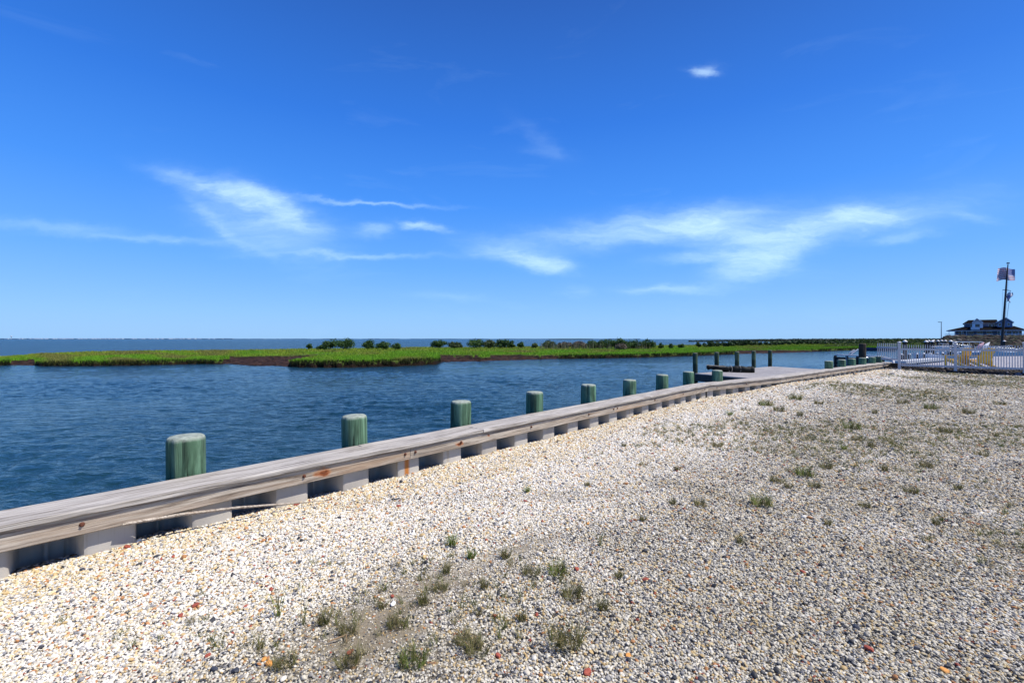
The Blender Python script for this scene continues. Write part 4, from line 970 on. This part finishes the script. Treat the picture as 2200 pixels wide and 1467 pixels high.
# fence
def picket_mesh(h):
    m = MB(); w_ = .031; d_ = .018; vs = []
    for y in (-d_/2, d_/2): vs += [(-w_/2, y, 0), (w_/2, y, 0), (w_/2, y, h-.018), (.008, y, h), (-.008, y, h), (-w_/2, y, h-.018)]
    m.add(vs, [(0,1,2,3,4,5), (11,10,9,8,7,6)]+[(i, i+6, (i+1) % 6+6, (i+1) % 6) for i in range(6)]); return m.mesh('picket')
def fence(label, p0, p1, z0, z1, posts, posttop, postbot, pitch, rails):
    p0 = Vector((*p0, 0)); p1 = Vector((*p1, 0)); d = p1-p0; l = d.length; d.normalize(); ang = math.atan2(d.y, d.x)
    t = empty('picket_fence', (p0.x, p0.y, z0), ang); tag(t, label, 'fence', 'white picket fences')
    pm = picket_mesh(z1-z0); pm.materials.append(M['white'])
    n_ = int(l/pitch); pk = [q_ for q_ in posts]
    for i in range(n_+1):
        s = i*pitch+pitch*.5
        if s > l or any(abs(s-q_) < .065 for q_ in pk): continue
        obj('picket', pm, None, t, (s, 0, 0))
    for rz_ in rails:
        m = MB(); m.box((l/2, 0, rz_-z0), (l, .045, .085)); m.build('rail', M['white'], t)
    for q_ in posts:
        m = MB(); hb = posttop-z0; m.box((q_, 0, (hb+postbot-z0)/2), (.115, .115, hb-(postbot-z0)))
        o = m.build('post', M['white'], t); m = MB(); m.box((q_, 0, hb+.012), (.15, .15, .03)); m.lathe([(.09, 0), (.05, .02), (.005, .035)], 4, (q_, 0, hb+.027), smooth=False); m.build('post_cap', M['white'], o)
pP1 = pd(1932.5, 22.6); pP2 = pd(2053, 21.2)
fdir = (pP2-pP1); fs = fdir.length; fdir.normalize(); endp = pP1+fdir*(fs*3.6)
fence('long white picket fence running right from the corner post, in front of the yellow chairs', (pP1.x, pP1.y), (endp.x, endp.y), .24, 1.31, [0, fs, fs*2+.15, fs*3], zat(736.2, 22.4), .05, .083, (zat(750.5, 22.0), .31))
lp = pd(1884, 23.6)
fence('short raised white picket panel left of the corner post, over the bulkhead end', (lp.x, lp.y), (pP1.x-.06, pP1.y+.06), .52, 1.38, [], 1.3, .3, .092, (1.17, .58, ))

# white capped marina piles
def capped(x, yt, w_, label, Z=None, low=False):
    Z = Z or F*.40*1.32/w_; zt = zat(yt, Z); r = w_*Z/F/1.32/2; t = empty('capped_pile', pd(x, Z, WZ-.6)); tag(t, label, 'piling', 'white capped marina pilings')
    h = zt-(WZ-.6); m = MB(); m.lathe([(r*.78, 0), (r*.78, h-r*.9)], 12); m.build('pile', M['brownpile'], t)
    m = MB(); m.lathe([(r, h-r*.95), (r*1.02, h-r*.80), (r*.62, h-r*.35), (r*.25, h-r*.06), (r*.05, h)], 14); m.build('cap', M['whitecap'], t)
cl = [(1944.5, 730.3, 12, 'white conical capped piling standing alone just right of the fence corner post'), (1990, 731, 10.5, 'white capped piling at the left of the cluster of capped pilings'), (1996, 730.3, 8, 'small white capped piling behind the left one of the cluster'),
      (2003, 731, 9.5, 'white capped piling at the right of the crowded cluster'), (2006, 729.5, 7, 'smallest white capped piling peeking behind the cluster'), (2015.3, 730.3, 8, 'white capped piling, first of three evenly spaced right of the cluster'), (2023.4, 730, 7.5, 'white capped piling, middle of the three evenly spaced'),
      (2031.5, 730.3, 7.5, 'white capped piling, last of the three evenly spaced'), (2043, 730.5, 9.5, 'white conical capped piling just left of the second fence post'), (2158, 731, 7, 'white capped piling in front of the flag mast foot')]
for x, y, w_, lab in cl: capped(x, y, w_, lab)
lowx = [1938, 1953.5, 1971, 1985, 1998.5, 2013, 2025]; w7 = ['first', 'second', 'third', 'fourth', 'fifth', 'sixth', 'last']
for i, x in enumerate(lowx): capped(x, 759.5-i*.55, 7.6, '%s low white capped piling from the left, seen through the pickets on the floating dock' % w7[i], 42.5+i*1.2)
# floating dock
a = px(1930, 775, -.35); b = px(2050, 766.4, -.35); m = MB(); m.bar(a-Vector((0, 0, .12)), b-Vector((0, 0, .12)), 1.1, .24)
t = m.build('floating_dock', simple('pale_concrete', (.45, .47, .50), .7)); tag(t, 'long pale floating dock seen through the pickets', 'dock')

# dark seawall with a white cap beyond the bulkhead end
p0 = pd(1792, 29.4); p1 = pd(1898, 25.6); sw = empty('seawall', (p1.x, p1.y, 0)); tag(sw, 'dark timber seawall with white cap behind the far pilings', 'seawall')
dd = (p0-p1); dn = dd.normalized(); o_ = Vector((p1.x, p1.y, 0))
zc0, zc1 = zat(761.5, 29.4), zat(765.5, 25.6)
def onw(f, z): p = p1.lerp(p0, f); return Vector((p.x, p.y, z))-o_
m = MB()
for kk in range(5): m_ = MB(); zz_ = -.75+kk*.27; m_.bar(onw(0, zz_), onw(1, zz_), .08, .25); m_.build('wall_plank', M['darkwood'], sw)
m = MB(); m.bar(onw(0, zc1-.02), onw(.93, zc0-.02), .30, .07); m.build('cap_rail', M['white'], sw)
for f in (.02, .25, .5, .72, .98): m = MB(); p = onw(f, 0); m.box((p.x-.06, p.y-.12, -.2), (.12, .1, 1.5)); m.build('wall_post', M['darkwood'] if f not in (.25, .72) else simple('grey_post', (.25, .27, .29), .7), sw)
m = MB(); m.tube([onw(-.02, .50), onw(-.10, .48), onw(-.16, .38), onw(-.17, .15)], .09, 8); m.build('bumper', M['white'], sw)
# boarding ladder frame beside the tall post
t = empty('dock_ladder', pd(1835, 28.2, .55)); tag(t, 'white tilted ladder frame left of the tall dark post', 'ladder')
def lq(x, y): return pd(x, 28.2, zat(y, 28.2))-t.location
m = MB(); m.tube([lq(1829, 762), lq(1833, 758), lq(1844, 750.5)], .045, 6); m.tube([lq(1834, 762)+Vector((0, .4, 0)), lq(1838, 757.5)+Vector((0, .4, 0)), lq(1846, 752)+Vector((0, .4, 0))], .04, 6); m.build('side_rail', M['white'], t)
m = MB()
for f in (.15, .45, .75): m.tube([lq(1832+12*f, 759-8*f), lq(1836.5+10*f, 758.5-6.5*f)+Vector((0, .4, 0))], .025, 5)
m.build('rung', M['white'], t)
# white drain pipe at the end of the cap
p = KN[-1]; t = MB(); c = px(1920, 795, 0); c2 = pd(1917, 23.2)
t.tube([pd(1915, 23.3, zat(783.5, 23.3)), pd(1919.5, 23.2, zat(784, 23.2)), pd(1923, 23.1, zat(787, 23.1)), pd(1923.6, 23.1, zat(796, 23.1))], .045, 10); o = t.build('drain_pipe', M['white']); tag(o, 'white bent drain pipe at the far end of the bulkhead cap', 'pipe')
# dark planting box block right of the pipe
m = MB(); c = pd(1937, 22.9, .15); m.box((c.x+.05, c.y, .06), (.95, .3, .62), R(-40)); o = m.build('retaining_block', simple('dark_block', (.025, .022, .018), .9, .3)); tag(o, 'dark low retaining block under the fence corner post', 'retaining wall')

# boats -------------------------------------------------------------------------------------
def boat(name, label, c, ang, Lb, Wb, Hb, mat, top=None, rails=True, cat='boat'):
    t = empty(name, c, ang); tag(t, label, cat)
    m = MB(); vs = []; ns = 12
    for i in range(ns+1):
        f = i/ns; w_ = Wb/2*(1-max(0, (f-.45)/.55)**2.2); sh_ = Hb*(1+.35*f*f); x = Lb*(f-.5)
        for (a, z) in ((-1, sh_), (-.86, Hb*.35), (-.35, 0), (.35, 0), (.86, Hb*.35), (1, sh_)): vs.append((x+(.25*Lb*.1 if z else 0)*f, a*max(w_, .02), z-.15))
    m.add(vs, [(i*6+k_, (i+1)*6+k_, (i+1)*6+k_+1, i*6+k_+1) for i in range(ns) for k_ in range(5)], True)
    m.add([vs[k_] for k_ in range(6)], [(0,1,2,3,4,5)])
    m.build('hull', mat, t)
    m = MB(); m.add([(v_[0], v_[1]*.99, v_[2]-.06) for i in range(ns+1) for v_ in (vs[i*6], vs[i*6+5])], [(i*2, i*2+1, (i+1)*2+1, (i+1)*2) for i in range(ns)]); m.build('deck', M['boatwhite'], t)
    if top == 'hard':
        m = MB(); m.box((-.05*Lb, 0, Hb+.85), (Lb*.42, Wb*.7, .08)); m.build('hardtop', M['boatwhite'], t)
        m = MB(); [m.tube([(sx*Lb*.17-.05*Lb, sy*Wb*.3, Hb-.1), (sx*Lb*.15-.05*Lb, sy*Wb*.3, Hb+.85)], .03, 6) for sx in (-1, 1) for sy in (-1, 1)]; m.build('frame', M['chrome'], t)
        m = MB(); m.box((.10*Lb, 0, Hb+.25), (.08, Wb*.6, .5)); m.build('windscreen', M['glassdark'], t)
        m = MB(); m.box((0, 0, Hb+.05), (Lb*.16, Wb*.35, .5)); m.build('console', M['boatwhite'], t)
    if top == 'frame':
        m = MB()
        for sy in (-1, 1): m.tube([(-.3*Lb, sy*Wb*.4, Hb), (-.1*Lb, sy*Wb*.4, Hb+.9), (.15*Lb, sy*Wb*.4, Hb+.75)], .035, 6); m.tube([(.1*Lb, sy*Wb*.4, Hb), (-.1*Lb, sy*Wb*.4, Hb+.9)], .03, 6)
        m.tube([(-.1*Lb, -Wb*.4, Hb+.9), (-.1*Lb, Wb*.4, Hb+.9)], .03, 6); m.build('canopy_frame', M['white'], t)
    if rails:
        m = MB(); pr = [(Lb*(f-.5), s_*Wb/2*(1-max(0, (f-.45)/.55)**2.2)*.95, Hb*(1+.35*f*f)+.28) for s_ in (-1, 1) for f in (.5, .65, .8, .93)]
        m.tube(pr[:4]+pr[4:][::-1], .022, 5); [m.tube([p_, (p_[0], p_[1], p_[2]-.42)], .018, 4) for p_ in pr]; m.build('bow_rail', M['chrome'], t)
    m = MB(); m.box((-Lb*.53, 0, Hb*.75), (.35, .35, .5)); m.box((-Lb*.53, 0, Hb*.2), (.16, .16, .8)); m.build('outboard_motor', M['black'], t)
    return t
c = pd(1913, 31); boat('small_boat', 'small white open boat with shiny rails moored left of the fence corner', (c.x, c.y, WZ), R(150), 4.2, 1.6, .75, M['boatwhite'], None)
c = pd(2070, 62); boat('motor_boat', 'white motor boat with flat hardtop moored behind the second fence post', (c.x, c.y, WZ), R(178), 7.0, 2.4, 1.25, M['boatwhite'], 'hard')
c = pd(2032, 47); boat('motor_boat', 'white boat with a bare canopy frame moored behind the yellow chair on the left', (c.x, c.y, WZ), R(165), 5.4, 2.1, .9, M['boatwhite'], 'frame')
c = pd(2112, 54); boat('motor_boat', 'pale boat with hardtop moored behind the right yellow chair', (c.x, c.y, WZ), R(-10), 6.4, 2.3, 1.1, M['boatwhite'], None)
c = pd(2180, 52); boat('motor_boat', 'pale boat moored at the right edge behind the fence', (c.x, c.y, WZ), R(175), 6.4, 2.3, 1.0, M['boatwhite'], None)
c = pd(1884, 96); boat('moored_barge', 'dark navy hull moored behind the tall dark post', (c.x, c.y, WZ), R(180), 6.4, 2.2, .7, M['navy'], None, False)
# folded beach umbrellas: pink and white, leaning over the fence
for (x, col, lab, tl) in ((2104, (.55, .33, .36), 'pink folded canvas sail leaning behind the fence', .55), (2116, (.75, .78, .80), 'white folded canvas sail leaning behind the fence', .55)):
    t = empty('folded_canvas', pd(x, 40, zat(760, 40))); tag(t, lab, 'canvas')
    m = MB(); m.tube([(-.5, 0, 0), (tl*.6, 0, .95)], .03, 6); m.build('pole', M['chrome'], t)
    m = MB(); m.tube([(-.25, 0, .3), (0, .02, .55), (.2, 0, .8), (.42, 0, 1.0)], [.10, .17, .13, .03], 8); m.build('cloth', simple('canvas_%d' % x, col, .8), t)

# yellow adirondack chairs ------------------------------------------------------------------
def chair(loc, ang, label):
    t = empty('adirondack_chair', loc, ang); tag(t, label, 'chair', 'yellow adirondack chairs')
    Y = M['yellow']
    # local: +X front. back slats lean backwards (-X)
    for i in range(6):
        y = -.25+.10*i; h = .98-.9*abs(y)**2.2; m = MB(); a = Vector((-.22, y*.9, .22)); b = Vector((-.22-.26*h, y*1.12, .22+h*.78)); dv_ = (b-a).normalized(); sy_ = Vector((0, 1, 0)); nz_ = dv_.cross(sy_).normalized(); sy_ = nz_.cross(dv_)
        Mx = Matrix((dv_, sy_, nz_)).transposed().to_4x4(); Mx.translation = (a+b)/2; m.box(None, ((b-a).length, .098, .022), M=Mx); m.build('back_slat', Y, t)
    for i in range(6): m = MB(); x = -.18+.098*i; z = .26+.13*(i/5); m.box((x, 0, z), (.085, .54, .022)); m.build('seat_slat', Y, t)
    for s in (-1, 1):
        m = MB(); m.box((.08, s*.33, .585), (.72, .13, .024)); m.build('armrest', Y, t)
        m = MB(); m.box((.33, s*.29, .285), (.10, .028, .57)); m.build('leg', Y, t)
        m = MB(); m.bar((.36, s*.265, .34), (-.55, s*.265, .03), .028, .12); m.build('leg', Y, t)
        m = MB(); m.bar((-.24, s*.30, .56), (-.30, s*.30, .02), .028, .08); m.build('leg', Y, t)
    m = MB(); m.box((-.39, 0, .70), (.03, .58, .08)); m.build('back_brace', Y, t)
c1 = pd(2058, 23.6, YZ); c2 = pd(2105, 22.9, YZ)
chair(c1, R(100), 'left yellow slatted chair seen partly behind the second fence post'); chair(c2, R(88), 'right yellow slatted chair standing just right of the second fence post')

# ------------------------------------------------------------------ weeds and single stones
def tuft_mesh(n, h, spread, seed, cols, w_=.0022, lean=1.0):
    r = np.random.default_rng(seed); a = r.uniform(0, 6.28, n); q = r.random(n)**.6*spread; P = np.stack([np.cos(a)*q, np.sin(a)*q, -.004+0*q], 1)
    C = np.array(cols)[r.integers(0, len(cols), n)]*r.uniform(.7, 1.3, (n, 1)); V, Fc, Cc_ = blades(P, h*r.uniform(.4, 1.1, n), np.full(n, w_), lean, C, seed)
    return npmesh('weed_tuft', V, Fc, False, Cc_)
WC = [(.12, .125, .03), (.18, .17, .055), (.24, .20, .09), (.10, .115, .03), (.28, .23, .13)]; WG = [(.12, .20, .025), (.17, .25, .04), (.20, .20, .06)]
tm = [tuft_mesh(110, .065, .022, 1, WC, .0019, 1.3), tuft_mesh(200, .07, .045, 2, WC, .0018, 1.3), tuft_mesh(110, .07, .022, 3, WG, .0021, 1.3), tuft_mesh(260, .08, .055, 4, WC+WG, .0019, 1.3), tuft_mesh(16, .15, .010, 5, WG+WC, .0026, .8), tuft_mesh(90, .055, .04, 6, WC, .0018, 1.4)]
for me in tm: me.materials.append(M['weed'])
tufts = [(970,1170,2,1),(1085,1195,0,1),(1140,1232,1,.9),(1201,1232,3,.85),(1290,1172,4,.8),(1232,1282,1,1),(1216,1388,1,1.25),(1294,1308,0,1),(1000,1378,1,.9),(910,1290,0,1),(598,1322,4,1),(652,1338,4,.7),(695,1335,0,.9),(745,1355,1,.7),(610,1428,1,.8),(750,1425,1,.8),(885,1425,3,.8),(1022,1398,1,.9),(1040,1258,0,.7),(960,1225,0,.8),(1012,1195,2,.8),(945,1262,1,.7),
 (1505,1088,1,.9),(1638,1086,3,1.1),(1590,1170,0,.8),(1446,1085,0,.9),(1730,1020,3,1.2),(1776,1005,1,1.1),(1700,1012,5,1),(1832,922,3,1.6),(1645,872,3,1.9),(1600,882,5,1.5),(1570,893,2,1.5),(1668,1034,1,1),(1692,1048,0,.9),(1752,1046,1,.8),(1262,1044,0,.8),(1132,1058,2,.8),(1990,1003,1,.9),(1815,966,2,1.1),(1872,962,0,1.2),(1842,948,1,1.1),(1905,950,5,1.2),(2030,930,1,1.2),(1675,885,1,1.7),(1720,895,0,1.6),(1758,870,1,1.5),(1455,1010,0,.8),(1380,1000,5,.9),(1340,960,0,1),(1540,960,1,1),(1480,930,5,1.1),(1900,1010,0,1),(1960,1060,1,.9),(2060,1050,0,1),(2110,980,1,1),(1780,1130,0,.8),(1860,1090,1,.7),(2010,1130,0,.8),(1380,1120,0,.7),(820,1300,0,.7),(850,1340,1,.8),(560,1390,0,.5),(1120,1330,0,.8),(1330,1240,0,.7),(1710,860,3,1.8),(1940,870,1,1.7),(2000,880,3,1.6),(2080,890,1,1.6),(1990,850,5,1.9),(2150,870,1,1.6),(1880,890,0,1.5)]
def locn(x, y): p = px(x, y, 0); p.z = gh(p.x, p.y)+.004; return p
wl = []
for i, (x, y, k, s) in enumerate(tufts):
    p = locn(x, y); o = obj('weed_tuft', tm[k], None, None, p, random.uniform(0, 6.28)); s *= 1.5; o.scale = (s, s, s*random.uniform(1.0, 1.35))
    kd = {1: 'bushy olive weed tuft', 2: 'small fresh green weed tuft', 3: 'wide olive green weed clump', 4: 'thin sprig of long grass blades', 5: 'low flat tan weed patch'}.get(k, 'small sparse grey green weed tuft')
    wl.append((o, x, y, kd))
ROWS = [(1350, 'by the bottom edge'), (1200, 'in the foreground'), (1050, 'in the lower gravel'), (930, 'in the middle gravel'), (0, 'in the back gravel')]
CLS = [(800, 'lower left'), (1100, 'left of centre'), (1400, 'at the centre'), (1700, 'right of centre'), (1900, 'on the right'), (9999, 'at the far right')]
def zone_labels(lst, cat, group):
    d = {}
    for o, x, y, kd in lst:
        r_ = next(n_ for t_, n_ in ROWS if y >= t_); c_ = next(n_ for t_, n_ in CLS if x < t_); d.setdefault((kd, r_, c_), []).append((x, o))
    for (kd, r_, c_), v_ in d.items():
        v_.sort(key=lambda q: q[0]); n_ = len(v_)
        for i_, (x, o) in enumerate(v_):
            w_ = '' if n_ == 1 else (', leftmost one' if i_ == 0 else ', rightmost one' if i_ == n_-1 else ', %s from left' % ORD[i_])
            tag(o, '%s %s, %s%s' % (kd, r_, c_, w_), cat, group)
zone_labels(wl, 'weed', 'weed tufts in the gravel')
# countless small weeds as one mass
P = []; H = []; W = []; C = []
cnt = 0
while cnt < 3700:
    y = 2.3+rng.random()**.9*20; xr = min(1.2*y+2, 40); x = rng.uniform(xb(y)+.9, xr)
    dn_ = sm(.10, .55, mnoise.noise(Vector((x*.33, y*.33, 7)))+.35*mnoise.noise(Vector((x*1.3, y*1.3, 2)))+.05*sm(6, 19, y)+.14*sm(0, 6, x-xb(y))+.40*math.exp(-((x+.1)/1.1)**2-((y-3.0)/.9)**2))
    if y > 19.5 and x > lot_right(y)-.2: continue
    if rng.random() > dn_: continue
    cnt += 1; nb_ = int(rng.integers(8, 26)); z = gh(x, y); sp_ = rng.uniform(.010, .04)*(1+y*.05)
    g = np.array([(.15, .165, .04), (.22, .20, .07), (.12, .14, .03), (.27, .23, .12)][int(rng.integers(0, 4))])
    for _ in range(nb_):
        a = rng.uniform(0, 6.28); q = rng.random()*sp_; P.append((x+math.cos(a)*q, y+math.sin(a)*q, z)); H.append(rng.uniform(.03, .085)); W.append(.0018+.00032*y); C.append(g*rng.uniform(.7, 1.3))
V, Fc, Cc_ = blades(np.array(P), np.array(H), np.array(W), 1.1, np.array(C), 12)
o = obj('ground_weeds', npmesh('ground_weeds', V, Fc, False, Cc_), M['weed']); tag(o, 'thin scattered weeds sprouting all over the gravel lot', 'weeds', kind='stuff'); print('weedblades', len(P))

def chip(seed, s):
    r = random.Random(seed); m = MB(); b_ = bmesh.new(); bmesh.ops.create_icosphere(b_, subdivisions=2, radius=1)
    for v_ in b_.verts:
        c_ = v_.co; q = 1+.35*mnoise.noise(c_*1.3+Vector((seed, 0, 0))); c_.x *= q*s*1.25; c_.y *= q*s*.85; c_.z = max(-.35, min(.42, c_.z*q*.6))*s
    me = bpy.data.meshes.new('chip'); b_.to_mesh(me); b_.free(); return me
reds = [(419,1302,.024,0),(388,1323,.018,0),(273,1183,.030,0),(637,1087,.026,0),(620,1097,.018,0),(1239,1223,.022,0),(1387,1246,.022,0),(1070,1408,.018,0),(1063,1320,.016,0),(1153,1320,.015,0),(1262,1447,.024,0),(1045,1160,.018,0),(1028,1130,.013,0),(1097,970,.030,0),(1018,1009,.022,0),(856,1089,.022,0),(1128,1077,.022,0),(1402,975,.022,0),(1725,1233,.020,0),(1866,1395,.024,0),(1080,1103,.014,0),(843,1276,.016,0),(752,1400,.018,0),(446,1408,.015,0),(528,1302,.013,0),(352,1340,.012,0),
        (578,1424,.022,1),(567,1415,.016,1),(2030,1440,.020,1),(1350,1410,.016,1),(1263,1126,.016,1),(738,1246,.022,2),(845,1293,.022,2),(505,1440,.020,3),(176,1232,.020,3),(338,1203,.022,3),(1028,1306,.020,3),(460,1437,.022,3),(1840,1350,.022,3)]
mats = [M['brick_red'], M['orange_stone'], M['white_stone'], M['dark_stone']]; nms = ['brick_chip', 'orange_stone', 'white_shell_stone', 'dark_stone']
labs = ['small red brick chip', 'rounded orange stone', 'large bright white stone', 'dark slate coloured stone']; sl_ = {}
for i, (x, y, s, k) in enumerate(reds):
    p = locn(x, y); p.z += s*.25; me = chip(i+1, s*.85); o = obj(nms[k], me, mats[k], None, p, random.uniform(0, 6)); o.rotation_euler.x = random.uniform(-.25, .25)
    sl_.setdefault(k, []).append((o, x, y, labs[k]))
for k, v_ in sl_.items(): zone_labels(v_, 'stone' if k else 'brick chip', ['red brick chips on the gravel', 'orange stones on the gravel', 'white stones on the sandy patch', 'dark stones on the gravel'][k])
# a short dry twig pair in the foreground
m = MB(); p = locn(716, 1380); m.tube([p+Vector((-.03, 0, .012)), p+Vector((.02, .02, .02)), p+Vector((.05, .05, .015))], [.003, .005, .002], 5); m.tube([p+Vector((.05, .045, .02)), p+Vector((.07, .0, .012))], [.004, .002], 5)
o = m.build('dry_twig', simple('dry_twig_brown', (.30, .20, .11), .8)); tag(o, 'bent dry brown twig lying at the lower sandy patch', 'twig')
